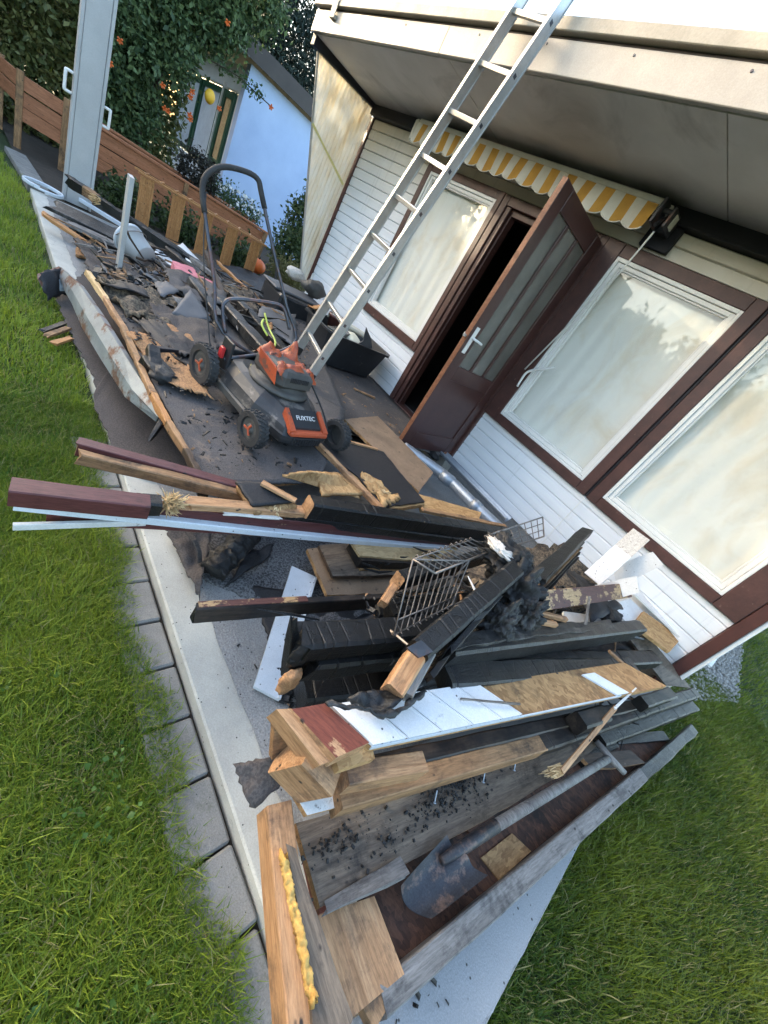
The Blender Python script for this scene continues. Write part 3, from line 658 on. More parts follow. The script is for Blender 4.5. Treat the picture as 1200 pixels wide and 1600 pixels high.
# ================================================================== awning under the soffit
aw = thing('awning', 'rolled up awning with yellow and white striped scalloped valance above the door', 'awning', (-3.3, 3.25, 2.45))
box('front_bar', -4.50, -1.71, 3.19, 3.25, 2.455, 2.50, 'awning_white', aw, bev=.01)
tube('roller', [(-4.50, 3.30, 2.475), (-1.68, 3.30, 2.475)], .04, 'awning_white', aw, n=14)
ns = 32; x0, x1 = -4.50, -1.72; sw = (x1 - x0) / ns
for i in range(ns):
    V, F = [], []; m = 6
    for k in range(m + 1):
        x_ = x0 + sw * (i + k / m); ph = (i % 2 + k / m) / 2; sc = .030 * abs(math.sin(math.pi * ((i + k / m) / 2))) ** .7
        wv = .018 * math.sin(x_ * 9) + .012 * noise.noise(Vector((x_ * 6, 1, 0)))
        V += [(x_, 3.187, 2.458), (x_, 3.183 + wv * .5, 2.39), (x_, 3.18 + wv, 2.315 - sc)]
    for k in range(m):
        for q in (0, 1): a = k * 3 + q; F.append((a, a + 1, a + 4, a + 3))
    mk('valance_stripe', V, F, 'awning_yellow' if i % 2 else 'awning_white', aw, smooth=True)
hm = [(x0 + (x1 - x0) * k / 200, 3.178 + .018 * math.sin((x0 + (x1 - x0) * k / 200) * 9), 2.313 - .030 * abs(math.sin(math.pi * ns * k / 400)) ** .7) for k in range(201)]
tube('piping', hm, .005, 'awning_white', aw, n=5)
mk('folded_end', *join(boxd(-4.56, -4.505, 3.18, 3.26, 2.30, 2.49, .02)), 'awning_white', aw)
br = mk('bracket', *join(boxd(-1.70, -1.68, 3.16, 3.38, 2.35, 2.50, .004), boxd(-1.62, -1.60, 3.20, 3.38, 2.36, 2.48, .004), boxd(-1.68, -1.62, 3.30, 3.36, 2.36, 2.48, .004), tube_data([(-1.65, 3.18, 2.35), (-1.65, 3.30, 2.47)], .012), tube_data([(-1.68, 3.22, 2.45), (-1.62, 3.22, 2.45)], .016)), 'dark_steel', aw)
mk('cover', *boxd(-1.598, -1.588, 3.24, 3.30, 2.38, 2.46, .003), 'cream', br)
box('mounting_plate', -1.76, -1.54, 3.36, 3.395, 2.28, 2.44, 'sooty_black', aw)
cr = [(-1.633,3.2,2.321), (-1.722,3.34,2.066), (-1.883,3.34,1.187)]
tube('crank_rod', cr, .007, 'sash_white', aw)
tube('crank_handle', smoothpts([(-1.663,3.335,1.328), (-1.724,3.32,1.271), (-1.79,3.315,1.227), (-1.832,3.31,1.177), (-1.835,3.31,1.114), (-1.825,3.31,1.044)], 3), .010, 'sash_white', aw)

# ================================================================== neighbour bungalow
nb = thing('neighbour_bungalow', 'blue gabled neighbour bungalow with green window frames behind the garden', 'house', (-12, 4.5, 0))
mk('gable_wall', [(-11, 3.85, 0), (-11, 3.85, 2.72), (-11, 6.2, 2.58), (-11, 6.2, 0), (-11.2, 3.85, 0), (-11.2, 3.85, 2.72), (-11.2, 6.2, 2.58), (-11.2, 6.2, 0)], [(0, 3, 2, 1), (4, 5, 6, 7), (0, 1, 5, 4), (1, 2, 6, 5), (2, 3, 7, 6)], 'neighbour_blue', nb)
mk('front_wall', *join(boxd(-15.2, -11.21, 3.86, 4.0, 0, .72), boxd(-15.2, -11.21, 3.86, 4.0, 2.25, 2.65), boxd(-11.30, -11.21, 3.86, 4.0, .72, 2.25)), 'neighbour_white', nb)
def nwin(x0, x1, z0, z1, pane='curtain'):
    ds = [boxd(x0, x0 + .1, 3.83, 3.9, z0, z1), boxd(x1 - .1, x1, 3.83, 3.9, z0, z1), boxd(x0 + .1, x1 - .1, 3.83, 3.9, z0, z0 + .1), boxd(x0 + .1, x1 - .1, 3.83, 3.9, z1 - .1, z1)]
    o = mk('window', *join(*ds), 'green_paint', nb); mk('pane', *boxd(x0 + .1, x1 - .1, 3.86, 3.87, z0 + .1, z1 - .1), pane, o)
nwin(-15.1, -13.55, .76, 2.2, 'white_bluish'); nwin(-13.45, -12.12, .76, 2.2, 'white_bluish')
dr = mk('door', *join(boxd(-12.0, -11.86, 3.82, 3.9, .05, 2.2), boxd(-11.46, -11.32, 3.82, 3.9, .05, 2.2), boxd(-11.859, -11.461, 3.825, 3.9, .05, 1.0), boxd(-11.859, -11.461, 3.825, 3.9, 2.08, 2.2)), 'green_paint', nb)
mk('pane', *boxd(-11.859, -11.461, 3.85, 3.86, 1.0, 2.08), 'osb_pale', dr)
box('door_post', -12.08, -12.03, 3.80, 3.9, 0, 2.3, 'sash_white', nb)
nr = mk('roof', [(-10.85, 2.9, 2.86), (-10.85, 6.6, 2.66), (-15.5, 6.6, 2.66), (-15.5, 2.9, 2.86), (-10.85, 2.9, 3.06), (-10.85, 6.6, 2.86), (-15.5, 6.6, 2.86), (-15.5, 2.9, 3.06)], [(0, 1, 2, 3), (4, 7, 6, 5), (0, 4, 5, 1), (1, 5, 6, 2), (2, 6, 7, 3), (3, 7, 4, 0)], 'tan_fascia', nb)
slab('verge_board', [(-10.83, 2.95, 3.08), (-10.83, 6.6, 2.88), (-10.83, 6.6, 2.60), (-10.83, 2.95, 2.80)], .03, 'dark_verge', parent=nr)
box('fascia_board', -15.5, -10.86, 2.86, 2.898, 2.75, 3.04, 'tan_fascia', nr)

# ================================================================== ladder
lad = thing('ladder', 'aluminium ladder leaning against the roof edge', 'ladder', (-2.8, 1.9, .3))
LF, RF_ = Vector((-2.947,1.917,0.345)), Vector((-2.523,1.83,0.315))
LT, RT_ = Vector((-2.857,2.335,2.839)), Vector((-2.512,2.335,2.85))
LT = LF + (LT - LF) * 1.35; RT_ = RF_ + (RT_ - RF_) * 1.35
for a, b in ((LF, LT), (RF_, RT_)):
    mw, L = frame(a, b, (0, 1, 0)); 
    V, F = join(boxd(0, L, -.0035, .0035, -.033, .033, 0), boxd(0, L, -.011, .011, .0332, .0372, .0), boxd(0, L, -.011, .011, -.0372, -.0332, .0))
    ra = mk('rail', V, F, 'aluminium', lad, mw)
    mk('foot', *boxd(-.012, .05, -.014, .014, -.04, .04, .004), 'cable_black', ra, mw)
    for k in range(13):
        mk('rung_plug', *boxd(.19 + k * .285 - .011, .19 + k * .285 + .011, -.0045 if a is LF else .0036, -.0036 if a is LF else .0045, -.011, .011, 0), 'dark_steel', ra, mw)
dl, dr_ = (LT - LF), (RT_ - RF_); ll, lr = dl.length, dr_.length
for k in range(13):
    s_ = .19 + k * .285; a, b = LF + dl * s_ / ll, RF_ + dr_ * s_ / lr; e = (b - a).normalized() * .004
    beam('rung', a + e, b - e, .032, .028, 'aluminium', parent=lad, up=(0, -.2, 1))

# ================================================================== lawn mower
def text_mesh(s, size, depth):
    cu = bpy.data.curves.new('t', 'FONT'); cu.body = s; cu.size = size; cu.extrude = depth; cu.align_x = 'CENTER'; cu.align_y = 'CENTER'
    o = bpy.data.objects.new('t', cu); COL.objects.link(o); dg = bpy.context.evaluated_depsgraph_get()
    me = bpy.data.meshes.new_from_object(o.evaluated_get(dg)); V = [v.co[:] for v in me.vertices]; F = [tuple(p.vertices) for p in me.polygons]
    bpy.data.objects.remove(o); bpy.data.curves.remove(cu); bpy.data.meshes.remove(me); return V, F
fl, fr = Vector((-1.453,0.9086,0.315)), Vector((-1.634,1.52,0.315)); rl = Vector((-2.047,0.9536,0.315))
hd = Vector((-(fr - fl).y, (fr - fl).x, 0)).normalized()
if hd.x < 0: hd = -hd
hd = (hd * .6 + Vector((fl - rl).normalized()) * .4); hd.z = 0; hd.normalize()
TR = .62; WB = .56
mc = (fl + fr) / 2 - hd * WB / 2
mm = Matrix.Translation(mc) @ Matrix.Rotation(math.atan2(hd.y, hd.x), 4, 'Z') @ Matrix.Diagonal((.97, .92, .86, 1))
mo = thing('lawn_mower', 'black and orange battery lawn mower with melted motor cover on the felt panel', 'lawn mower', tuple(mc))
# local: x forward, y left, z up
def loft(rings, cap=True):
    V, F = [], []; n = len(rings[0])
    for r in rings: V += r
    for i in range(len(rings) - 1):
        for k in range(n): k2 = (k + 1) % n; F.append((i * n + k, i * n + k2, (i + 1) * n + k2, (i + 1) * n + k))
    if cap: F += [tuple(range(n - 1, -1, -1)), tuple((len(rings) - 1) * n + k for k in range(n))]
    return V, F
def outline(sx, sy, z, front=.0, zf=0.):
    o = [(.34, .10), (.32, .155), (.22, .185), (.12, .235), (-.10, .245), (-.24, .225), (-.29, .18), (-.31, .10)]
    pts = o + [(x, -y) for x, y in o[::-1]]
    return [(x * sx + front, y * sy, z + zf * max(0, x)) for x, y in pts]
mk('deck', *loft([outline(1.0, 1.0, .055), outline(1.02, 1.03, .08), outline(1.02, 1.03, .105), outline(1, 1, .125, 0, -.03), outline(.97, .95, .165, 0, -.06), outline(.88, .82, .215, -.005, -.14), outline(.72, .66, .235, -.01, -.10)]), 'mower_black', mo, mm)
for a_, b_ in ((.235, .262), (-.262, -.235)): mk('side_skirt', *boxd(-.20, .13, a_, b_, .05, .10, .008), 'mower_dusty', mo, mm)
mk('front_grille', *join(boxd(.335, .356, -.10, .10, .06, .11, .006), *[boxd(.352, .362, -.09 + i * .018, -.083 + i * .018, .064, .104, 0) for i in range(11)]), 'black_plastic', mo, mm)
bp = mk('front_bumper', *join(boxd(.315, .362, -.135, .135, .118, .15, .009), *[loft([[(.345, s_ * .100, .125), (.345, s_ * .138, .125), (.35, s_ * .138, .155), (.35, s_ * .100, .155)], [(.235, s_ * .105, .185), (.235, s_ * .130, .185), (.235, s_ * .130, .228), (.235, s_ * .105, .228)]]) for s_ in (1, -1)]), 'orange_plastic', mo, mm)
mk('badge_plate', *loft([[(.325, -.095, .130), (.325, .095, .130), (.325, .095, .163), (.325, -.095, .163)], [(.23, -.095, .168), (.23, .095, .168), (.23, .095, .222), (.23, -.095, .222)]]), 'black_plastic', mo, mm)
tv, tf = text_mesh('FUXTEC', .036, .0012)
tm = mm @ Matrix.Translation((.278, 0, .1965)) @ Matrix.Rotation(R(90), 4, 'Z') @ Matrix.Rotation(R(31.8), 4, 'X')
mk('lettering', tv, tf, 'lettering_white', mo, tm)
mk('motor_base', *lathe_data([(.175, .222), (.178, .235), (.165, .25), (.15, .252), (.135, .262), (.132, .275)], 28, (-.02, 0, 0)), 'mower_dusty', mo, mm, True)
def rr_(x0, x1, y0, y1, z, k=.04):
    return [(x1, y1 - k, z), (x1 - k, y1, z), (x0 + k, y1, z), (x0, y1 - k, z), (x0, y0 + k, z), (x0 + k, y0, z), (x1 - k, y0, z), (x1, y0 + k, z)]
mot = mk('motor_housing', *loft([rr_(-.13, .10, -.12, .12, .262), rr_(-.15, .125, -.135, .135, .29), rr_(-.15, .125, -.135, .135, .345), rr_(-.14, .105, -.12, .12, .375), rr_(-.12, .08, -.10, .10, .385)]), 'mower_dusty', mo, mm)
mk('vent', *join(*[boxd(.118, .129, -.06 + i * .012, -.054 + i * .012, .325, .352, 0) for i in range(11)]), 'black_plastic', mot, mm)
# melted orange cover: sagging sheet with peaks
V, F = [], []; n = 26
for j in range(n + 1):
    for i in range(n + 1):
        u, v = i / n * 2 - 1, j / n * 2 - 1; x_, y_ = u * .135 - .02, v * .135
        e = max(abs(u), abs(v)); z_ = .392 - .05 * max(0, e - .72) / .28 + .035 * noise.noise(Vector((u * 2.3, v * 2.3, 4))) + .02 * noise.noise(Vector((u * 6, v * 6, 1)))
        z_ += .10 * math.exp(-((u + .45) ** 2 * 14 + (v - .45) ** 2 * 30)) + .05 * math.exp(-((u + .7) ** 2 * 20 + (v + .5) ** 2 * 12)) - .05 * math.exp(-((u - .1) ** 2 * 9 + (v - .0) ** 2 * 6))
        V.append((x_ + .01 * noise.noise(Vector((u * 5, v * 5, 9))), y_ + .01 * noise.noise(Vector((u * 5, v * 5, 14))), z_))
mk('melted_cover', V, [(j * (n + 1) + i, j * (n + 1) + i + 1, (j + 1) * (n + 1) + i + 1, (j + 1) * (n + 1) + i) for j in range(n) for i in range(n)], 'orange_melted', mot, mm, True)
mk('side_cover', *loft([[(.07, -.142, .38), (.10, -.155, .375), (.125, -.150, .29), (.10, -.137, .285)], [(-.08, -.150, .40), (-.07, -.162, .40), (-.05, -.158, .33), (-.06, -.150, .33)]]), 'orange_plastic', mot, mm)
mk('warning_sticker', *loft([[(-.19, -.19, .203), (-.10, -.205, .203), (-.13, -.12, .2295), (-.20, -.08, .229)][::-1], [(-.19, -.19, .208), (-.10, -.205, .208), (-.13, -.12, .2345), (-.20, -.08, .234)][::-1]]), 'yellow_plastic', mo, mm)
mk('rear_flap', *join(boxd(-.36, -.27, -.17, .17, .17, .21, .008), boxd(-.33, -.30, -.19, .19, .20, .245, .006)), 'black_plastic', mo, mm)
def wheel(x_, y_, r, wd, hub):
    s_ = 1 if y_ > 0 else -1; c = (x_, y_, r)
    t = mk('wheel', *lathe_data([(r * .66, -wd / 2), (r * .94, -wd / 2), (r, -wd / 2 + .008), (r, wd / 2 - .008), (r * .94, wd / 2), (r * .66, wd / 2), (r * .62, 0), (r * .66, -wd / 2)], 30, c, 'Y', closed=True), 'rubber', mo, mm)
    ds = []
    for k in range(24):
        a = 2 * math.pi * k / 24
        for q in (-1, 1):
            m_ = Matrix.Translation(c) @ Matrix.Rotation(a + q * .06, 4, 'Y') @ Matrix.Translation((0, q * wd * .24, r + .001)) @ Matrix.Rotation(q * .5, 4, 'Z')
            V, F = boxd(-.005, .005, -wd * .22, wd * .22, -.004, .004); ds.append(([tuple(m_ @ Vector(v)) for v in V], F))
    mk('tread', *join(*ds), 'rubber', t, mm)
    mk('rim', *lathe_data([(r * .655, s_ * wd * .3), (r * .5, s_ * wd * .36), (r * .3, s_ * wd * .28), (r * .18, s_ * wd * .5), (.0, s_ * wd * .5)], 24, c, 'Y'), hub, t, mm)
    ds = []
    for k in range(3):
        m_ = Matrix.Translation((x_, y_ + s_ * wd * .5, r)) @ Matrix.Rotation(2 * math.pi * k / 3 + .4, 4, 'Y'); V, F = boxd(-.006, .006, -.003, .003, .0, r * .36, .001); ds.append(([tuple(m_ @ Vector(v)) for v in V], F))
    mk('spoke', *join(*ds), 'orange_plastic' if s_ < 0 else 'dark_steel', t, mm)
for s_ in (1, -1):
    wheel(WB / 2, s_ * TR / 2, .098, .058, 'mower_dusty'); wheel(-WB / 2, s_ * (TR / 2 - .01), .118, .056, 'mower_dusty')
IM = mm.inverted()
# push handle: two tubes joined by a rounded bow, lower cross bow, black sleeve
lf_, lb_ = (-.24, .225, .20), (-.24, -.225, .20)
hp = [IM @ Vector(p) for p in ((-2.13,0.9399,0.5807), (-2.28,0.8893,0.7694), (-2.46,0.8366,0.9951), (-2.53,0.8183,1.083), (-2.56,0.8274,1.151), (-2.58,0.8872,1.218), (-2.58,0.9847,1.257), (-2.57,1.063,1.264), (-2.53,1.093,1.211), (-2.4,1.191,1.007), (-2.28,1.298,0.8089), (-2.17,1.375,0.6275))]
hp = [Vector(lf_)] + hp + [Vector(lb_)]
mk('handle', *tube_data(smoothpts(hp, 4), .0105, 10), 'dark_steel', mo, mm, True)
mk('handle_grip', *tube_data(smoothpts(hp[3:11], 4)[1:26], .0155, 10), 'rubber', mo, mm, True)
lo = [IM @ Vector(p) for p in ((-2.12,0.948,0.5883), (-2.18,0.9277,0.6757), (-2.2,0.9362,0.7145), (-2.21,0.9755,0.7426), (-2.21,1.09,0.7771), (-2.2,1.212,0.8067), (-2.18,1.256,0.7877), (-2.14,1.293,0.7165))]
mk('lower_bow', *tube_data(smoothpts(lo, 4), .011, 8), 'dark_steel', mo, mm, True)
for s_ in (1, -1):
    mk('adjuster', *join(boxd(-.27, -.235, s_ * .24 - .012, s_ * .24 + .012, .20, .27, .006)), 'red_plastic', mo, mm)
for a_, b_ in ((.205, .222), (-.222, -.205)): mk('handle_bracket', *boxd(-.30, -.2, a_, b_, .12, .32, .004), 'black_plastic', mo, mm)
mk('drive_cable', *tube_data(smoothpts([IM @ Vector(p) for p in ((-2.52,0.8313,1.092), (-2.36,0.8378,0.8453), (-2.15,0.8601,0.6131), (-2.02,0.8846,0.4753), (-1.95,0.962,0.4442), (-1.9,1.099,0.4641))]), .0035, 6), 'cable_black', mo, mm, True)
mk('side_cable', *tube_data(smoothpts([(-.05, .14, .36), (.08, .21, .25), (.20, .235, .16), (.27, .22, .11)]), .006, 6), 'cable_black', mo, mm, True)
mk('wire', *join(tube_data(smoothpts([(-.14, -.02, .39), (-.20, .02, .41), (-.33, .05, .43), (-.42, .06, .48)]), .006, 6), tube_data(smoothpts([(-.14, -.09, .45), (-.20, -.10, .48), (-.24, -.07, .50)]), .006, 6)), 'cable_green', mo, mm, True)

# ================================================================== tub with garden things beside the wall
TZ = .19
tb = thing('plastic_tub', 'black plastic tub full of garden things standing against the white wall', 'tub', (-3.6, 2.85, TZ))
def tubring(k, z, dx=0): return rr_(-3.62 - .30 * k, -3.62 + .30 * k, 2.86 - .41 * k, 2.86 + .41 * k, z, .08)
mk('body', *loft([tubring(.86, TZ), tubring(1.02, TZ + .30), tubring(1.09, TZ + .305), tubring(1.09, TZ + .325), tubring(1.0, TZ + .325), tubring(.84, TZ + .02)]), 'black_plastic', tb)
cu = thing('garden_glove_bundle', 'pale stuffed bundle lying in the black tub', 'bundle', (-3.5, 2.8, .45))
blob('bundle', (-3.52, 2.83, .45), .13, 'cushion', 4, .12, 1.5, (1.35, .8, .7), cu)
pt_ = thing('perforated_plate', 'grey triangular plate with round holes propped on the tub rim', 'plate', (-3.40, 3.1, .5))
tri = [(-3.36,2.807,0.6808), (-3.36,2.924,0.6021), (-3.36,3.059,0.4611), (-3.36,2.999,0.4047), (-3.36,2.884,0.4069), (-3.36,2.769,0.4294), (-3.36,2.773,0.4665), (-3.36,2.848,0.5482), (-3.36,2.818,0.6364)]
pp = slab('plate', tri, .008, 'grey_sheet', parent=pt_)
c_ = sum((Vector(p) for p in tri[2:8]), Vector()) / 6
for k in range(7):
    a = k * 2 * math.pi / 6; q = c_ + Vector((.0, math.cos(a) * .035 * (k < 6), math.sin(a) * .025 * (k < 6)))
    for e in (1,): mk('hole', *lathe_data([(0, .0), (.007, .0), (.007, .004)], 10, (q.x + .004, q.y, q.z), 'X'), 'sooty_black', pp)
for nm, lb, ct, c, r, m_, st in (('flower_pot', 'maroon plastic pot in the black tub', 'pot', (-3.74, 2.74, .49), .10, 'brown_paint', None), ):
    mk(nm, *lathe_data([(r * .7, -.09), (r, .07), (r * 1.1, .075), (r * 1.1, .1), (r * .95, .1), (r * .9, .06), (r * .6, .03), (0, .03)], 22, c), m_, smooth=True, label=lb, cat=ct)
sheet('orange_cloth', [(-3.98, 2.50, .50), (-3.8, 2.46, .53), (-3.78, 2.62, .57), (-3.97, 2.66, .55)], 8, 8, .004, 'wood_orange', .06, 9, label='crumpled orange yellow cloth at the far rim of the tub', cat='cloth')
beam('roller_tube', (-3.85, 2.68, .55), (-3.52, 3.05, .56), .055, .055, 'cream', 'cream tube laid across the black tub', 'tube', bev=.3)
slab('clear_tray', [(-3.56, 2.52, .50), (-3.42, 2.60, .50), (-3.52, 2.85, .54), (-3.66, 2.80, .54)], .05, 'frosted_glass', 'greenish tray standing in the tub', 'tray')
bx = thing('storage_box', 'dark storage box behind the black tub beside the side screen', 'box', (-4.5, 2.7, .2))
mk('body', *boxd(-4.75, -4.28, 2.35, 2.95, .19, .45, .02), 'black_plastic', bx); mk('lid', *boxd(-4.77, -4.40, 2.33, 2.97, .452, .48, .01), 'grey_sheet', bx)
blob('stone_block', (-5.2,2.936,0.5654), .10, 'speckled_stone', 3, .25, 2, (1, 1.3, .7), label='pale stone block below the side screen', cat='stone')
slab('small_panel', [(-5,2.688,0.4431), (-5,2.906,0.4122), (-4.8,2.926,0.3157), (-4.8,2.703,0.2945)], .03, 'cream', 'cream offcut lying behind the storage box', 'board')
blob('sack', (-4.7,2.956,0.5797), .12, 'mower_dusty', 3, .3, 2, (1, 1.2, .8), label='dark grey sack slumped against the wall corner', cat='sack')
beam('black_stake', (-4.9,2.585,0.3243), (-5,2.556,0.6511), .03, .03, 'cable_black', 'short black stake standing behind the mower handle', 'stake')

# ================================================================== things at the far end of the terrace
pil = thing('grey_post', 'tall grey metal door post with two white pull handles', 'post', (-6.5, .9, 0))
box('panel', -6.54, -6.46, .80, 1.0, -.02, 2.9, 'grey_plastic', pil, bev=.006)
for y_ in (.785, 1.015): box('edge_profile', -6.55, -6.45, y_ - .014, y_ + .014, -.02, 2.9, 'grey_plastic', pil, bev=.004)
for y_, s_ in ((.77, -1), (1.03, 1)):
    z_ = .93 if s_ < 0 else .82
    tube('pull_handle', smoothpts([(-6.5, y_, z_), (-6.5, y_ + s_ * .055, z_), (-6.5, y_ + s_ * .06, z_ + .02), (-6.5, y_ + s_ * .06, z_ + .14), (-6.5, y_ + s_ * .055, z_ + .16), (-6.5, y_, z_ + .16)], 3), .014, 'sash_white', pil)
beam('grey_lath', (-3.988,0.8525,0.1), (-3.95,0.8237,0.8239), .085, .03, 'grey_plastic', 'short grey metal profile standing upright among the far debris', 'profile', up=(0, 1, 0), bev=.1)
tube('hose_ring', [(-6.35 + .14 * math.cos(a * .3), .60 + .16 * math.sin(a * .3), .02 + .004 * a / 6) for a in range(42)], .012, 'white_bluish', None, label='white hose coiled at the far terrace corner', cat='hose')
# raised beds of red-brown boards
rb = thing('raised_bed', 'long red brown plank raised bed on legs behind the debris', 'planter', (-8, 2.2, 0))
for k, (a, b) in enumerate((((-8.0, 1.02, .60), (-8.0, 3.75, .46)), ((-8.0, 1.02, .44), (-8.0, 3.75, .30)), ((-8.0, 1.02, .29), (-8.0, 3.4, .16)))):
    beam('board', a, b, .03, .148, 'wood_red', parent=rb, bend=-.01)
beam('cap_rail', (-8.0, .98, .69), (-8.0, 3.78, .555), .08, .03, 'wood_red', parent=rb)
beam('cap_rail', (-8.7, .98, .69), (-8.7, 3.78, .555), .08, .03, 'wood_red', parent=rb)
beam('board', (-8.7, 1.0, .58), (-8.7, 3.75, .45), .03, .2, 'wood_red', parent=rb)
for y_ in (1.05, 2.35, 3.7): beam('leg', (-7.975, y_, -.03), (-7.975, y_, .68 - (y_ - 1) * .05), .06, .06, 'wood_dirty', parent=rb, up=(1, 0, 0))
slab('soil', [(-8.02, 1.03, .58), (-8.02, 3.7, .44), (-8.68, 3.7, .44), (-8.68, 1.03, .58)], .1, 'earth', parent=rb)
r2 = thing('raised_bed', 'small red brown raised bed at the far left beside the lawn', 'planter', (-8.6, .7, 0))
for z_ in (.66, .50, .35): beam('board', (-8.25, .50, z_), (-8.15, .96, z_ - .03), .03, .145, 'wood_red', parent=r2)
for z_ in (.66, .50): beam('board', (-8.25, .50, z_), (-9.0, .36, z_), .03, .145, 'wood_red', parent=r2)
for p in ((-8.25, .50), (-8.14, .93), (-9.0, .36)): beam('leg', (p[0], p[1], -.03), (p[0], p[1], .76), .07, .07, 'wood_dirty', parent=r2, up=(1, 0, 0))
beam('leaning_board', (-9.35, .16, -.02), (-9.2, .22, .9), .03, .28, 'wood_red', 'red brown board standing on end at the far left edge', 'board', up=(0, 1, 0))
# slotted wooden rack
rk = thing('wooden_rack', 'tan slotted wooden rack standing on its side behind the debris', 'rack', (-6.6, 2.2, 0))
ra_, rb_ = Vector((-6.6, 1.44, .585)), Vector((-6.6, 3.14, .525))
for dx in (0, .20): beam('rail', ra_ - Vector((dx, 0, 0)), rb_ - Vector((dx, 0, 0)), .03, .022, 'wood_orange', parent=rk)
for k in range(10): 
    p = ra_.lerp(rb_, (k + .3) / 10); beam('cross_slat', p - Vector((.0, 0, -.014)), p - Vector((.20, -.1, -.014)), .02, .012, 'wood_orange', parent=rk)
for k in range(5):
    p = ra_.lerp(rb_, .05 + k * .2125) - Vector((.02, -.02, .02))
    mw, L = frame(p, p + Vector((0, .02, -.50)), (1, 0, 0))
    ds = [boxd(0, L, -.075, -.055, -.012, .012, .002), boxd(0, L, .055, .075, -.012, .012, .002), boxd(0, L, -.010, .010, -.0115, .0115, 0)]
    for q in range(8): ds.append(boxd(q * L / 7.4, q * L / 7.4 + .028, -.055, .055, -.010, .010, 0))
    ds.append(boxd(0, L, -.054, .054, -.004, .004, 0))
    st = mk('slotted_board', *join(*ds), 'wood_orange', rk, mw)
beam('bottom_rail', Vector((-6.58, 1.55, .04)), Vector((-6.58, 3.2, -.0)), .03, .022, 'wood_orange', parent=rk)
# bucket on its side
bk = thing('bucket', 'grey white bucket lying on its side among charred planks', 'bucket', (-4.732,1.107,0.16))
bm_ = Matrix.Translation((-4.681,1.113,0.22)) @ Matrix.Scale(.88, 4) @ Matrix.Rotation(R(-62), 4, 'Z') @ Matrix.Rotation(R(80), 4, 'X')
mk('body', *lathe_data([(0, -.13), (.10, -.13), (.105, -.125), (.145, .13), (.152, .13), (.152, .14), (.14, .14), (.098, -.118), (0, -.12)], 26), 'grey_plastic', bk, bm_, True)
mk('rim', *lathe_data([(.147, .118), (.158, .12), (.158, .145), (.147, .145), (.147, .118)], 26, closed=True), 'white_bluish', bk, bm_, True)
mk('bail', *tube_data([(.155 * math.cos(a * .2), .155 * math.sin(a * .2), .13 - .10 * math.sin(a * .2)) for a in range(16)], .004, 6), 'steel_wire', bk, bm_)
pk = thing('pumpkin', 'bright orange pumpkin behind the wooden rack', 'pumpkin', (-6.9,3.229,0.1725))
V, F = lathe_data([(0.001, -.10)] + [(.13 * math.sin(math.pi * k / 12), -.11 * math.cos(math.pi * k / 12)) for k in range(1, 12)] + [(.001, .09)], 40)
V = [(x_ * (1 + .06 * abs(math.sin(4.5 * math.atan2(y_, x_)))), y_ * (1 + .06 * abs(math.sin(4.5 * math.atan2(y_, x_)))), z_) for x_, y_, z_ in V]
mk('body', V, F, 'terracotta_orange', pk, Matrix.Translation((-6.9,3.229,0.1725)), True); 
tube('stalk', [Vector((-6.9,3.229,0.1725)) + Vector((0, 0, .08)), Vector((-6.9,3.229,0.1725)) + Vector((.02, .01, .14))], .015, 'bark', pk)
blob('paper_lantern', (-9,2.695,1.761), .075, 'lantern_yellow', 3, .04, 2, (1, 1, 1.25), label='yellow paper lantern hanging in front of the green windows', cat='lantern')

# ================================================================== fallen roof panels and felt on the terrace
DB = 'debris'
slab('felt_sheet', [(-3.507,0.4283,0.016), (-3.066,0.4421,0.016), (-2.747,0.4608,0.016), (-2.453,0.4992,0.016), (-2.107,0.4559,0.016), (-1.851,0.4744,0.016), (-1.659,0.4875,0.016), (-1.579,0.6002,0.016), (-1.489,0.8381,0.016), (-2.397,1.35,0.016), (-3.622,1.098,0.016), (-4.277,0.7212,0.016)], .008, 'felt_brown', ragged=.010, step=.035, label='brown grey roofing felt lying flat along the terrace edge', cat='felt sheet')
sheet('felt_sheet', [(-4.9, 1.9, .165), (-2.1, 1.9, .165), (-1.95, 3.26, .175), (-4.9, 3.33, .175)], 30, 16, .012, 'felt', .008, 3, .01, label='dark granulated felt covering the floor in front of the door', cat='felt sheet', seed=3)
rp = thing('roof_panel', 'large fallen felt covered roof panel carrying the mower', 'roof panel', (-2.2, 1.5, .28))
A0, A1, A2, A3 = Vector((-3.352,0.6336,0.24)), Vector((-1.209,0.6483,0.3)), Vector((-1.279,1.329,0.3)), Vector((-3.193,2.371,0.29))
sheet('felt', [A0, A1, Vector((-1.266,1.235,0.305)), Vector((-2.161,1.983,0.305))], 44, 34, .012, 'felt', .007, 3.5, .003, parent=rp, seed=5)
sheet('felt', [Vector((-3.585,1.276,0.26)), Vector((-2.535,1.176,0.285)), Vector((-2.194,2.013,0.29)), Vector((-4.357,2.786,0.285))], 30, 20, .012, 'felt', .008, 3.5, .01, parent=rp, seed=9)
slab('board_core', [A0 - Vector((0, -.05, .025)), A1 - Vector((.02, -.03, .025)), Vector((-1.319,1.269,0.28)), Vector((-3.051,2.051,0.27)), Vector((-3.458,1.243,0.25))], .03, 'osb_dirty', parent=rp)
E0 = [(-3.405,0.567,0.25), (-2.989,0.5999,0.26), (-2.617,0.6237,0.265), (-2.195,0.611,0.28), (-1.872,0.606,0.29), (-1.613,0.6073,0.3), (-1.413,0.626,0.305), (-1.196,0.6318,0.31)]; EM = ['splinter', 'wood_fresh', 'wood_dirty', 'wood_fresh', 'wood_orange', 'wood_dirty', 'wood_dark_brown']
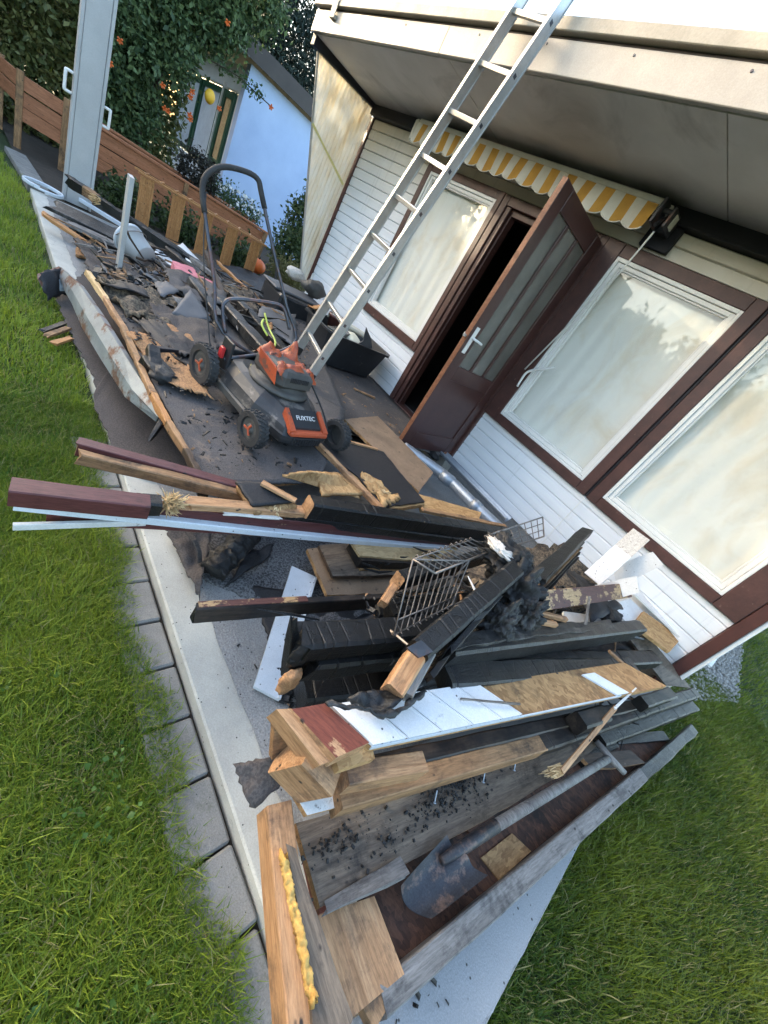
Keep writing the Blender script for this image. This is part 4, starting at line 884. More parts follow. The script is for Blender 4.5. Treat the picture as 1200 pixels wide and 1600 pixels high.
for i in range(len(E0) - 1):
    beam('edge_lath', E0[i], (Vector(E0[i + 1]) + (Vector(E0[i + 1]) - Vector(E0[i])) * .06)[:], .030 if i < 5 else .024, .035, EM[i], parent=rp, rough=.006, seg=.02, jag=(.01, .02))
for a, b in (((-1.651,0.7554,0.16), (-1.33,0.7131,0.2)), ((-2.215,0.6952,0.12), (-1.651,0.7554,0.16))):
    beam('edge_board', a, b, .045, .13, 'wood_sooty', parent=rp, rough=.004)
# torn metal flashing
fs = [(58, 428, 70, 452), (92, 416, 100, 447), (120, 440, 118, 470), (150, 487, 130, 505), (185, 545, 160, 556), (222, 600, 195, 612), (258, 652, 245, 655)]
fl_ = [((-3.515,0.333,0.1), (-3.435,0.3548,0.05)), ((-3.62,0.4479,0.16), (-3.465,0.4591,0.08)), ((-3.241,0.4997,0.22), (-3.191,0.4734,0.1)), ((-2.788,0.5406,0.24), (-2.86,0.4842,0.1)), ((-2.352,0.5732,0.25), (-2.478,0.5203,0.11)), ((-1.99,0.604,0.26), (-2.065,0.5533,0.14)), ((-1.724,0.6299,0.27), (-1.781,0.6171,0.2))]
V, F = [], []
for a, b in fl_:
    a, b = Vector(a), Vector(b); V += [a + Vector((0, .03, -.01)), a, a.lerp(b, .5) + Vector((0, -.012, .008)), b, b + Vector((0, .02, -.008))]
for i in range(len(fl_) - 1):
    for k in range(4): F.append((i * 5 + k, i * 5 + k + 1, i * 5 + 6 + k, i * 5 + 5 + k))
N = len(V); V += [v + Vector((0, .003, -.003)) for v in V]; F += [tuple(i + N for i in f[::-1]) for f in F]
mk('metal_flashing', V, F, 'flashing', label='torn grey metal flashing with rusty peeled paint along the panel edge', cat='flashing')
sheet('felt_scrap', [(-3.447,0.3378,0.14), (-3.598,0.4719,0.17), (-3.567,0.5419,0.05), (-3.322,0.375,0.03)], 10, 10, .006, 'felt_black', .03, 9, .06, label='crumpled black felt scrap under the flashing tip over the lawn edge', cat='felt scrap', seed=4)
for k, (a, b) in enumerate((((-2.849,0.3277,0), (-3,0.447,0.02)), ((-2.758,0.3421,0), (-2.864,0.444,0.02)), ((-2.896,0.3147,-2.22e-16), (-3.07,0.4305,0.01)))):
    beam('splintered_lath', a, b, .03, .015, ['wood_dirty', 'wood_orange', 'char'][k], ['tan splintered lath on the grass beside the felt, nearer one', 'orange splintered lath on the grass beside the felt', 'black charred lath on the grass beside the felt'][k], 'lath', rough=.005, jag=(.04, .03), group='laths on the lawn edge')
beam('charred_stub', (-1.712,0.6243,0.27), (-1.607,0.5503,0.2), .03, .04, 'char', 'small black charred stub hanging off the panel edge', 'stub', rough=.008, taper=(1, .4), jag=(0, .03))
# far heap
beam('charred_beam', (-5.831,0.7082,0.3), (-4.869,1.781,0.22), .13, .12, ['char', 'wood_dirty'], 'long charred beam with broken pale patch beside the grey post', 'beam', rough=.02, jag=(.12, .05), zones=[(.13, .22, 1)], groove=.2, taper=(.7, 1))
V, F = splinters(30, (-5.478,0.9098,0.31), (.3, -.4, .0), .08, .006, .5, random.Random(3)); mk('torn_wood', V, F, 'splinter', label='pale torn wood fibres on the far charred beam', cat='splinters')
beam('charred_plank', (-5.39,0.5794,0.12), (-5.118,1.129,0.14), .22, .035, 'char_ash', 'ash grey charred plank lying over the far terrace corner', 'plank', rough=.01, jag=(.12, .1), roll=R(12))
beam('charred_plank', (-5.149,0.6873,0.08), (-4.933,1.021,0.11), .14, .03, 'wood_grey', 'grey weathered plank under the ash grey charred plank', 'plank', rough=.008, jag=(.06, .1))
beam('split_plank', (-4.997,0.4765,0.11), (-4.772,0.7584,0.07), .07, .025, 'wood_orange', 'split tan plank poking over the far terrace edge', 'plank', rough=.01, jag=(.1, .08))
beam('split_plank', (-4.297,0.6975,0.06), (-4.201,1.193,0.08), .10, .03, 'wood_dirty', 'long tan brown plank below the bucket', 'plank', rough=.01, jag=(.1, .05))
sheet('insulation_mat', [(-4.953,0.7068,0.03), (-5.015,1.019,0.04), (-4.45,0.9029,0.03), (-4.477,0.6594,0.03)], 14, 10, .02, 'insulation', .03, 9, .05, label='small rusty fibre mat beside the grey profile', cat='insulation', seed=8)
beam('white_batten', (-6.431,0.9176,0.06), (-6.093,1.259,0.06), .04, .04, 'white_bluish', 'white batten under the charred planks by the post', 'batten')
beam('charred_beam', (-5.084,1.466,0.22), (-4.215,1.736,0.22), .10, .09, 'char', 'charred beam crossing the heap between bucket and pink foam', 'beam', rough=.015, groove=.12, jag=(.05, .03))
sheet('broken_sheet', [(-4.994,1.311,0.18), (-5.291,1.521,0.2), (-4.75,1.737,0.2), (-4.552,1.509,0.18)], 8, 6, .012, 'white_bluish', .015, 6, .03, label='broken pale blue grey panel between bucket and pink foam', cat='panel', seed=1)
sheet('broken_sheet', [(-5.185,1.545,0.26), (-5.575,1.739,0.26), (-5.025,1.803,0.26), (-4.708,1.633,0.25)], 6, 6, .01, 'white_board', .015, 6, .05, label='torn white panel piece below the wooden rack', cat='panel', seed=6)
slab('pink_foam_board', [(-4.516,1.36,0.28), (-4.581,1.564,0.28), (-4.372,1.552,0.28), (-4.365,1.723,0.28), (-4.071,1.618,0.27), (-4.051,1.275,0.28)], .06, 'pink_foam', 'pink foam board with torn edge lying on the heap', 'foam board', ragged=.008, step=.03)
blob('pink_foam_lump', (-4.67,2.141,0.24), .07, 'pink_foam', 4, .35, 2.5, (1.2, .9, .5), label='small pink foam lump behind the mower handle', cat='foam')
sheet('burnt_mat', [(-3.257,0.5862,0.29), (-3.464,1.194,0.3), (-2.595,1.107,0.3), (-2.796,0.6792,0.28)], 34, 24, .02, 'burnt_mat', .06, 9, .03, label='thick black and tan burnt fibre mat across the heap', cat='mat', seed=3)
sheet('bent_sheet', [(-3.242,0.5816,0.31), (-3.232,0.8434,0.34), (-3.126,0.8613,0.33), (-3.1,0.6103,0.31)], 14, 6, .012, 'wood_sooty', .02, 7, .05, label='bent sooty sheet behind the burnt mat', cat='sheet', seed=4)
sheet('curled_bark', [(-3.254,1.022,0.34), (-3.333,1.282,0.33), (-3.236,1.249,0.31), (-3.125,1.066,0.32)], 10, 6, .008, 'wood_grey', .02, 12, .06, label='curled grey wood peel on the burnt mat', cat='peel', seed=7)
sheet('insulation_mat', [(-2.749,0.7406,0.3), (-2.802,1.042,0.31), (-2.276,0.9926,0.32), (-2.52,0.7693,0.3)], 20, 14, .03, 'insulation', .02, 7, .03, label='rusty orange fibre insulation mat left of the mower', cat='insulation', seed=5)
sheet('insulation_mat', [(-2.511,0.613,0.29), (-2.542,0.7309,0.3), (-2.26,0.864,0.3), (-2.196,0.6828,0.29)], 16, 12, .02, 'insulation', .02, 7, .04, label='torn orange brown fibre mat under the iron bracket', cat='insulation', seed=11)
sheet('torn_felt', [(-2.715,0.6749,0.315), (-2.723,0.87,0.33), (-2.147,0.9665,0.32), (-2.16,0.8599,0.315)], 22, 8, .01, 'felt_black', .025, 8, .05, label='black torn felt strip between the orange mats', cat='felt strip', seed=12)
sheet('buckled_felt', [(-3.012,0.8256,0.33), (-2.965,1.207,0.36), (-2.138,1.033,0.335), (-2.35,0.7995,0.33)], 26, 18, .012, 'felt_brown', .05, 6, .05, label='buckled brown felt sheet left of the mower rear wheel', cat='felt sheet', seed=31)
sheet('buckled_felt', [(-4.68,0.6678,0.1), (-4.261,1.04,0.16), (-3.563,0.9729,0.24), (-3.931,0.6628,0.12)], 22, 14, .012, 'felt_brown', .05, 6, .06, label='torn brown felt sheet in front of the grey profile', cat='felt sheet', seed=32)
sheet('buckled_felt', [(-4.126,1.201,0.28), (-4.014,1.675,0.34), (-3.378,1.44,0.36), (-3.541,1.075,0.3)], 20, 10, .012, 'felt', .05, 7, .06, label='grey crumpled felt sheet below the pink foam board', cat='felt sheet', seed=33)
sheet('fibre_mat', [(-4.58,1.74,0.28), (-4.568,2.186,0.3), (-3.597,1.85,0.33), (-3.613,1.507,0.31)], 16, 12, .03, 'burnt_mat', .05, 10, .06, label='shredded burnt fibre mat below the small pink lump', cat='mat', seed=34)
sheet('sawdust_patch', [(-2.199,0.7069,0.325), (-2.188,0.8982,0.33), (-1.885,0.8741,0.328), (-1.948,0.7072,0.322)], 18, 12, .006, 'insulation', .010, 9, .10, label='thin orange sawdust patch in front of the iron bracket', cat='sawdust', seed=35)
ib = thing('iron_bracket', 'burnt black iron hinge bracket on the felt panel', 'bracket', (-2.255,0.725,0.3))
beam('arm', (-2.239,0.6808,0.35), (-2.275,0.8067,0.36), .03, .025, 'sooty_black', parent=ib, rough=.004, taper=(1.2, .5))
beam('shank', (-2.216,0.6736,0.36), (-2.104,0.6646,0.31), .06, .05, 'char', parent=ib, rough=.012)
beam('foot', (-2.166,0.6557,0.32), (-2.044,0.6999,0.3), .11, .05, 'char', parent=ib, rough=.02)
blob('charcoal_lump', (-2.054,0.6912,0.31), .06, 'char_lump', 3, .5, 2.5, (1.4, 1, .5), label='crumbled charcoal lump beside the iron bracket', cat='charcoal')
for k, (a, b, w_, m_, lb) in enumerate((
    ((-3.636,1.468,0.34), (-2.566,1.514,0.36), .10, 'char_ash', 'ash covered charred rafter behind the mower, left one'),
    ((-3.886,1.69,0.34), (-2.753,1.725,0.36), .09, 'char', 'black charred rafter behind the mower, middle one'),
    ((-3.904,1.351,0.32), (-3.135,1.341,0.33), .08, 'char_ash', 'short charred rafter between pink foam and mower handle'),
    ((-5.417,1.94,0.3), (-3.721,1.58,0.32), .05, 'wood_dark_brown', 'thin brown charred lath below the wooden rack'),
    ((-5.296,2.041,0.28), (-4.495,2.138,0.29), .04, 'wood_orange', 'thin orange lath under the wooden rack'),
    ((-4.901,1.643,0.28), (-4.399,1.773,0.3), .05, 'wood_grey', 'grey splintered lath beside the pink foam'))):
    beam('charred_rafter' if k < 3 else 'lath', a, b, w_, w_ * .8, m_, lb, 'rafter' if k < 3 else 'lath', rough=.012, groove=.07 if k < 3 else 0, jag=(.05, .04), group='rafters behind the mower' if k < 3 else None)
sheet('slate_sheet', [(-2.917,0.9403,0.33), (-3.291,1.144,0.42), (-3.028,1.232,0.34), (-2.955,1.083,0.32)], 8, 8, .01, 'grey_sheet', .01, 5, .03, label='dark grey slate sheet tilted beside the charred rafters', cat='slate', seed=5)
sheet('slate_sheet', [(-3.488,1.762,0.33), (-3.883,1.991,0.36), (-4.156,2.517,0.34), (-3.069,1.979,0.33)], 8, 8, .01, 'grey_sheet', .01, 5, .03, label='dark grey sheet lying under the mower handle', cat='slate', seed=6)
sheet('slate_sheet', [(-3.569,0.9842,0.3), (-3.599,1.062,0.34), (-3.462,1.142,0.32), (-3.296,0.9649,0.3)], 6, 6, .008, 'grey_sheet', .02, 9, .05, label='small bent grey sheet in front of the bucket', cat='slate', seed=9)
sheet('paper_scrap', [(-3.213,1.71,0.36), (-3.398,1.867,0.38), (-3.289,1.841,0.37), (-3.096,1.707,0.36)], 4, 4, .004, 'wood_orange', .01, 9, .05, label='orange paper scrap behind the mower motor', cat='scrap', seed=3)
beam('twig', (-2.945,2.669,0.185), (-2.843,2.89,0.19), .02, .016, 'wood_fresh', 'pale broken stick on the felt in front of the door', 'stick', rough=.004, jag=(.03, .03))

# ------------------------------------------------------------------ boards between mower and door
sheet('felt_board', [(-2.982,2.616,0.2), (-2.224,2.213,0.22), (-2.449,2.71,0.2), (-2.923,3.08,0.2)], 6, 6, .01, 'felt', .004, 4, .02, label='dark felt board at the door step', cat='felt board', seed=2) if False else None
slab('chip_board', [(-2.111,1.971,0.25), (-2.306,2.48,0.25), (-1.535,2.527,0.25), (-1.288,2.117,0.25), (-1.652,2.051,0.25)], .02, 'chipboard', 'brown chipboard sheet lying between mower and door', 'board', ragged=.004, step=.06, side='osb_dirty')
fb_ = thing('felt_covered_board', 'black felt covered board with torn wood fibre end beside the chipboard', 'board', (-1.377,1.687,0.3))
slab('felt', [(-1.62,1.383,0.315), (-1.699,1.707,0.315), (-1.623,1.981,0.315), (-1.1,1.933,0.325), (-1.048,1.521,0.33), (-1.302,1.513,0.325)], .008, 'felt_black', parent=fb_, ragged=.006, step=.05)
slab('core', [(-1.622,1.39,0.305), (-1.7,1.714,0.305), (-1.62,1.973,0.305), (-1.087,1.93,0.315), (-1.034,1.517,0.32), (-1.296,1.506,0.315)], .025, 'osb', parent=fb_, ragged=.006, step=.05)
V, F = splinters(60, (-1.176,1.618,0.32), (.45, .35, -.1), .055, .004, .4, random.Random(8)); mk('torn_fibres', V, F, 'splinter', fb_)
sheet('torn_patch', [(-1.308,1.525,0.335), (-1.314,1.599,0.345), (-1.106,1.689,0.345), (-1.042,1.513,0.335)], 16, 8, .015, 'osb', .03, 22, .08, parent=fb_, seed=4)
beam('edge_lath', (-1.613,1.387,0.32), (-1.009,1.49,0.33), .035, .03, 'wood_fresh', parent=fb_, rough=.004)
beam('edge_strip', (-1.675,1.688,0.32), (-1.635,1.923,0.32), .02, .012, 'wood_fresh', parent=fb_, rough=.003)
sheet('bent_fibreboard', [(-1.304,1.031,0.3), (-1.25,1.129,0.38), (-1.27,1.333,0.36), (-1.13,1.392,0.33)], 16, 8, .018, 'osb', .01, 6, .03, label='bent tan fibreboard flap arching beside the felt board', cat='fibreboard', seed=2) 
sheet('fibre_board', [(-1.3,1.201,0.345), (-1.295,1.354,0.35), (-1.129,1.418,0.345), (-1.137,1.168,0.33)], 12, 10, .015, 'osb', .008, 6, .02, label='tan fibreboard piece below the bent flap', cat='fibreboard', seed=6)
slab('chip_strip', [(-1.201,1.992,0.3), (-1.026,2.553,0.3), (-0.9509,2.42,0.3), (-1.063,1.894,0.3)], .03, 'osb', 'pale strand board strip along the downpipe', 'board', ragged=.004, step=.04)
sh = thing('shingle_piece', 'black felt shingle piece with broken fibre underside on the maroon beam', 'shingle', (-1.038,0.8163,0.38))
sheet('felt', [(-1.114,0.7013,0.4), (-1.094,0.7969,0.42), (-0.9993,0.9322,0.41), (-0.9895,0.7257,0.39)], 14, 10, .012, 'felt_black', .006, 6, .02, parent=sh, seed=3)
sheet('core', [(-1.118,0.7126,0.385), (-1.102,0.8025,0.4), (-0.9903,0.9246,0.39), (-0.971,0.7314,0.375)], 12, 8, .03, 'osb_dirty', .006, 6, .03, parent=sh, seed=4)
V, F = splinters(50, (-0.9969,0.8303,0.37), (.5, -.1, -.5), .03, .004, .6, random.Random(5)); mk('torn_fibres', V, F, 'splinter', sh)
beam('edge_strip', (-1.084,0.7879,0.425), (-0.9838,0.8954,0.42), .03, .012, 'wood_fresh', parent=sh, rough=.003)
# downpipe and channel on the floor by the wall
dp = thing('downpipe', 'grey metal downpipe lying along the foot of the wall', 'pipe', (-1.565,2.816,0.2))
tube('pipe', smoothpts([(-1.922,2.527,0.21), (-1.732,2.654,0.21), (-1.524,2.76,0.21), (-1.182,2.753,0.22), (-0.8947,2.798,0.22)], 5), .045, 'galvanised', dp, n=18)
tube('socket', [(-1.579,2.726,0.21), (-1.475,2.763,0.21)], .051, 'galvanised', dp, n=18); tube('socket', [(-1.212,2.752,0.22), (-1.138,2.756,0.22)], .05, 'galvanised', dp, n=18)
gu = thing('gutter_channel', 'dark grey gutter channel between downpipe and wall', 'gutter', (-1.45,2.985,0.2))
V, F = [], []; ga, gb = Vector((-1.949,3.153,0.17)), Vector((-1.038,3.135,0.17)); q = (gb - ga).normalized(); s_ = q.cross(Vector((0, 0, 1)))
for p in (ga, gb):
    for k in range(9): a = math.pi * k / 8; V.append(p + s_ * .055 * math.cos(a) - Vector((0, 0, .05 * math.sin(a) - .05)))
for p in (ga, gb):
    for k in range(9): a = math.pi * k / 8; V.append(p + s_ * .052 * math.cos(a) - Vector((0, 0, .047 * math.sin(a) - .05)))
F = [(k, k + 1, k + 10, k + 9) for k in range(8)] + [(k + 18, k + 27, k + 28, k + 19) for k in range(8)] + [(0, 9, 27, 18), (8, 26, 35, 17)]
mk('channel', V, F, 'galvanised', gu, smooth=True)
blob('rubble_lump', (-1.943,3.031,0.16), .05, 'char_lump', 3, .4, 2.5, (1.2, 1, .6), label='dark rubble lump under the open door', cat='rubble')

# ------------------------------------------------------------------ maroon timbers reaching over the lawn
beam('maroon_timber', (-1.332,0.2541,0.34), (-1.139,0.7791,0.33), 0.0427, .05, ['wood_maroon'], 'upper maroon painted timber with bare split flank reaching over the lawn', 'timber', seg=.03, rough=.002, jag=(.01, .04), cap='wood_dirty', bev=.06)
beam('split_flank', (-1.283,0.2505,0.335), (-1.076,0.8547,0.325), 0.0336, .045, 'wood_dirty', 'bare split board under the upper maroon timber', 'board', rough=.004, jag=(.02, .08))
beam('maroon_timber', (-1.063,0.07965,0.37), (-1.009,0.3917,0.365), .062, .055, ['wood_maroon'], 'long maroon painted timber with knot hole reaching farthest over the lawn', 'timber', seg=.03, rough=.0015, cap='wood_sooty', bev=.06)
beam('maroon_board', (-1.085,0.1629,0.3), (-0.8124,2.075,0.26), .04, .10, 'wood_maroon', 'long dark maroon board under the charred beam', 'board', rough=.002, bev=.05)
beam('charred_lath', (-1.024,0.3596,0.365), (-1.015,0.4258,0.365), .055, .055, 'char', 'black charred stump end on the long maroon timber', 'stump', rough=.006, groove=.03, cap='wood_dirty')
V, F = splinters(190, (-1.017,0.4511,0.372), (.25, .2, .25), .058, .0036, 1.2, random.Random(12)); mk('splinter_burst', V, F, 'splinter', label='pale straw coloured burst of splinters on the long maroon timber', cat='splinters')
beam('bare_lath', (-1.02,0.4923,0.375), (-0.9804,1.02,0.355), .05, .03, 'wood_fresh', 'pale bare lath between the splinter burst and the charred beam', 'lath', rough=.004, jag=(.05, .02))
beam('torn_paper_strip', (-0.9884,0.6149,0.36), (-0.9665,0.8534,0.35), .03, .006, 'paper_white', 'strip of torn white paint under the bare lath', 'strip', rough=.004, jag=(.04, .04))
beam('white_profile', (-1.068,0.09004,0.325), (-0.8032,1.962,0.225), .035, .03, 'white_bluish', 'long white window profile in front of the maroon board', 'profile', rough=.001, bend=-.012)
beam('white_lath', (-1.033,0.08771,0.27), (-1.036,0.4499,0.27), .012, .022, 'white_dirty', 'thin white lath reaching over the lawn below the timbers', 'lath', rough=.001)
beam('charred_beam', (-0.9719,0.9539,0.4), (-0.7674,2.507,0.33), .07, .085, ['char', 'wood_fresh'], 'heavy black charred beam with a pale cut end on the maroon board', 'beam', rough=.004, groove=.09, cap='wood_fresh')
beam('charred_beam', (-0.9979,0.8765,0.33), (-0.7449,2.411,0.275), .06, .055, 'char', 'lower black charred beam beneath the heavy one', 'beam', rough=.004, groove=.1, cap='wood_dirty')
beam('bare_strip', (-0.9677,1.729,0.385), (-0.8258,2.559,0.355), .03, .012, 'wood_dirty', 'bare strip on the upper edge of the heavy charred beam', 'strip', rough=.003)

# ------------------------------------------------------------------ granulated felt, rolls and boards below the timbers
sheet('felt_sheet', [(-1.369,0.6297,0.02), (-1.151,1.886,0.02), (-0.4733,1.235,0.02), (-0.9665,0.6428,0.015)], 40, 30, .008, 'felt_granules', .012, 5, .02, label='grey granulated felt sheet lying below the maroon timbers', cat='felt sheet', seed=5)
sheet('felt_sheet', [(-0.8962,0.823,0.02), (-0.7077,1.299,0.02), (-0.2666,0.9959,0.02), (-0.5703,0.7843,0.016)], 24, 20, .008, 'felt_black', .012, 6, .02, label='black granulated felt under the charred beams', cat='felt sheet', seed=8)
sheet('torn_felt', [(-1.224,0.5553,0.06), (-1.163,0.7136,0.09), (-0.8556,0.5858,0.05), (-1.08,0.5785,0.03)], 16, 14, .008, 'felt_brown', .04, 7, .06, label='torn brown felt curling over the terrace edge below the timbers', cat='felt strip', seed=9)
V, F = tube_data(smoothpts([(-0.9565,0.6591,0.07), (-1.002,0.7143,0.09), (-1.048,0.7784,0.11), (-1.108,0.8619,0.12)], 18), .05, 30); o_ = mk('felt_roll', V, F, 'char_lump', smooth=True, label='crumbling rolled up felt lump below the timbers', cat='roll')
for v in o_.data.vertices: v.co += v.co.normalized() * (.02 * noise.noise(v.co * 14)) + Vector((noise.noise(v.co * 45), noise.noise(v.co * 45 + Vector((7, 0, 0))), noise.noise(v.co * 45 + Vector((0, 7, 0))))) * .014 + Vector((noise.noise(v.co * 120), 0, noise.noise(v.co * 120 + Vector((3, 0, 0))))) * .006
sheet('torn_felt', [(-1.048,0.8425,0.05), (-1.093,0.9971,0.07), (-1.017,0.9385,0.05), (-0.9177,0.7172,0.03)], 12, 8, .01, 'felt_black', .03, 9, .06, label='black felt scrap beside the felt roll', cat='felt strip', seed=13)
beam('brown_strip', (-1.132,0.5997,0.12), (-1.021,0.6347,0.05), .02, .01, 'felt_brown', 'thin brown strip curling on the torn felt', 'strip', rough=.006, bend=.03)
slab('brown_board', [(-0.9828,1.096,0.12), (-0.9759,1.324,0.13), (-0.6885,1.689,0.13), (-0.6289,1.587,0.12), (-0.7227,1.07,0.11)], .02, 'chipboard', 'brown chipboard lying lowest in the board stack', 'board', ragged=.004, step=.04, side='osb_dirty')
slab('brown_board', [(-0.9662,1.133,0.16), (-0.956,1.321,0.17), (-0.777,1.626,0.17), (-0.7242,1.482,0.165), (-0.786,1.112,0.155)], .018, 'wood_weathered', 'weathered brown board in the middle of the board stack', 'board', ragged=.003, step=.05, side='wood_dark_brown')
os_ = thing('sandwich_board', 'pale strand board with black underside on top of the board stack', 'board', (-0.8597,1.468,0.2))
slab('top', [(-0.9256,1.253,0.235), (-0.8098,2.11,0.225), (-0.7133,1.801,0.225), (-0.8192,1.247,0.235)], .012, 'osb_pale', parent=os_, ragged=.003, step=.05)
slab('core', [(-0.92,1.266,0.222), (-0.8018,2.084,0.213), (-0.698,1.785,0.213), (-0.7976,1.252,0.223)], .05, 'wood_sooty', parent=os_, ragged=.003, step=.05)
slab('lower_face', [(-0.9753,1.304,0.17), (-0.8189,2.039,0.165), (-0.6901,1.774,0.165), (-0.7862,1.27,0.17)], .012, 'osb_dirty', parent=os_, ragged=.003, step=.05)
wb = [(-0.9507,1.028,0.05), (-0.8655,1.122,0.05), (-0.4105,0.7238,0.03), (-0.4844,0.6597,0.03)]
wb_ = slab('white_board', [wb[0], wb[3], wb[2], wb[1]], .014, 'white_bluish', 'white tongued cladding board lying flat on the terrace', 'board', ragged=.001, step=.1)
beam('tongue', (-0.8617,1.112,0.052), (-0.4126,0.7215,0.032), .012, .012, 'white_bluish', parent=wb_)
dkp = beam('dark_plank', (-0.69,0.4726,0.22), (-0.5773,1.289,0.2), .028, .075, ['wood_sooty'], 'thin black plank with maroon top reaching over the white board', 'plank', rough=.002, jag=(.012, .02), cap='char')
beam('painted_edge', (-0.6931,0.4795,0.255), (-0.6393,0.8507,0.25), .024, .006, 'wood_maroon_worn', parent=dkp, rough=.001)

# ------------------------------------------------------------------ the main pile
cb = [('charred_beam', (-0.44,0.6511,0.36), (-0.3155,1.251,0.36), .095, .085, ['char', 'wood_fresh'], 'thick charred beam with pale burnt end, upper of the left pair', 'beam', dict(groove=.045, rough=.006, jag=(.05, .04))),
      ('charred_beam', (-0.4092,0.6907,0.28), (-0.2615,1.317,0.28), .09, .08, ['char', 'wood_fresh'], 'thick charred beam under the upper one of the left pair', 'beam', dict(groove=.06, rough=.006, jag=(.06, .04))),
      ('charred_beam', (-0.3678,0.7402,0.13), (-0.189,1.39,0.13), .09, .08, ['char_blue'], 'charred beam at the bottom of the left side', 'beam', dict(groove=.06, rough=.007)),
      ('charred_beam', (-0.2122,1.035,0.47), (0.1316,2.747,0.42), .075, .10, ['char_blue', 'char_ash'], 'long charred beam with flaking ash top on the right of the pile', 'beam', dict(rough=.005, jag=(0, .02))),
      ('charred_beam', (-0.1579,1.027,0.42), (0.2404,2.454,0.34), .09, .06, ['char_blue'], 'long cracked charred beam resting on the white topped panel', 'beam', dict(groove=.05, rough=.006)),
      ('charred_beam', (-0.117,1.384,0.36), (0.3162,2.926,0.3), .09, .07, ['char'], 'charred beam wedged behind the cracked one', 'beam', dict(groove=.07, rough=.006)),
      ('charred_beam', (-0.474,1.095,0.3), (-0.2596,2.582,0.3), .10, .09, ['char'], 'charred beam buried below the wire basket', 'beam', dict(groove=.07, rough=.007)),
      ('charred_beam', (-0.4587,1.064,0.12), (-0.159,2.445,0.15), .14, .10, ['char'], 'charred beam lowest in the middle of the pile', 'beam', dict(groove=.08, rough=.007)),
      ('charred_beam', (-0.5092,1.074,0.46), (-0.5225,1.702,0.5), .05, .07, ['char', 'wood_fresh'], 'charred lath with pale broken end behind the wire basket', 'beam', dict(groove=.05, rough=.005, cap='wood_fresh'))]
for nm, a, b, w_, h_, m_, lb, ct, kw in cb: beam(nm, a, b, w_, h_, m_, lb, ct, group='charred beams of the pile', **kw)
for e, (p, s_) in enumerate((((-0.4155,0.6748,0.33), .05), ((-0.381,0.6543,0.24), .045))):
    blob('burnt_knot', p, s_, ['wood_fresh', 'char'][0] if e else 'char_lump', 3, .3, 2.2, (.5, .8, 1.3), label=['black burnt stub standing at the end of the left beams', 'pale bare wood knob under the left beam ends'][e], cat='stub')
beam('burnt_stub', (-0.4047,0.6815,0.22), (-0.4744,0.6232,0.44), .05, .05, 'char', 'upright black burnt stub at the left beam ends', 'stub', rough=.01, taper=(1, .4), up=(0, 1, 0), jag=(0, .03))
beam('ash_crust', (-0.2213,1.025,0.525), (0.02073,2.349,0.475), .05, .012, 'char_ash', 'pale flaking ash crust on the long right beam', 'crust', rough=.012, seg=.012, jag=(.02, .06))
# diagonal post with bare lower end and iron plate
dpst = thing('diagonal_post', 'diagonal cracked charred post with bare yellow end and iron plate', 'post', (-0.1772,0.8108,0.46))
beam('bare_end', (-0.1746,0.7672,0.47), (-0.226,0.8745,0.52), .055, .075, 'wood_fresh', parent=dpst, rough=.003, jag=(.01, 0))
beam('bare_strip', (-0.1503,0.7944,0.475), (-0.2115,0.9102,0.525), .03, .06, 'wood_grey', parent=dpst, rough=.003, jag=(.01, 0))
beam('charred_length', (-0.2227,0.8615,0.525), (-0.3306,1.474,0.64), .07, .085, 'char', parent=dpst, rough=.005, groove=.035)
slab('iron_plate', [(-0.2313,0.7864,0.585), (-0.2346,0.8448,0.59), (-0.1964,0.8715,0.58), (-0.1977,0.815,0.575)], .006, 'dark_steel', parent=dpst)
beam('burnt_flap', (-0.1877,0.98,0.5), (-0.2706,1.311,0.58), .02, .10, 'char', 'thin charred board hanging beside the diagonal post', 'board', rough=.008, jag=(.04, .04))
beam('burnt_flap', (-0.17,0.9469,0.44), (-0.2223,1.096,0.5), .02, .07, 'wood_sooty', 'curled sooty strip under the diagonal post', 'strip', rough=.006, jag=(.02, .02))
# melted lump
lm = thing('charred_lump', 'big crusty black melted lump hanging over the pile', 'lump', (-0.2722,1.587,0.5))
blob('crown', (-0.4019,1.583,0.62), .10, 'char_lump', 5, .42, 2.6, (1.2, 1.2, .7), lm)
blob('body', (-0.2923,1.545,0.55), .105, 'char_lump', 5, .42, 2.6, (1, 1, 1.2), lm)
blob('drip', (-0.2129,1.347,0.51), .075, 'char_lump', 5, .4, 2.6, (.8, .9, 1.3), lm); blob('drip', (-0.1904,1.527,0.54), .07, 'char_lump', 5, .4, 2.6, (.8, 1, 1.2), lm)
blob('ash_cap', (-0.4329,1.492,0.665), .045, 'speckled_stone', 4, .45, 2.6, (1.4, 1.0, .35), lm)
# splintered charred plank rising to the right
ly = thing('layered_plank', 'charred plank with split layered orange edge pointing up right', 'plank', (-0.3141,1.918,0.6))
pa, pb = Vector((-0.2991,1.757,0.58)), Vector((-0.443,2.588,0.7))
beam('charred_top', pa, pb, .075, .03, 'char', parent=ly, rough=.006, jag=(.03, .05), taper=(1, .8), roll=R(-25))
for k in range(5):
    o_ = Vector((.012 + .010 * k, .016 * k - .01, -.018 - .010 * k)); beam('layer', pa + o_, pa.lerp(pb, .93 - .07 * k) + o_, .035, .007, ['wood_orange', 'char', 'wood_dirty', 'char', 'wood_sooty'][k], parent=ly, rough=.003, jag=(.02, .05), roll=R(-25))
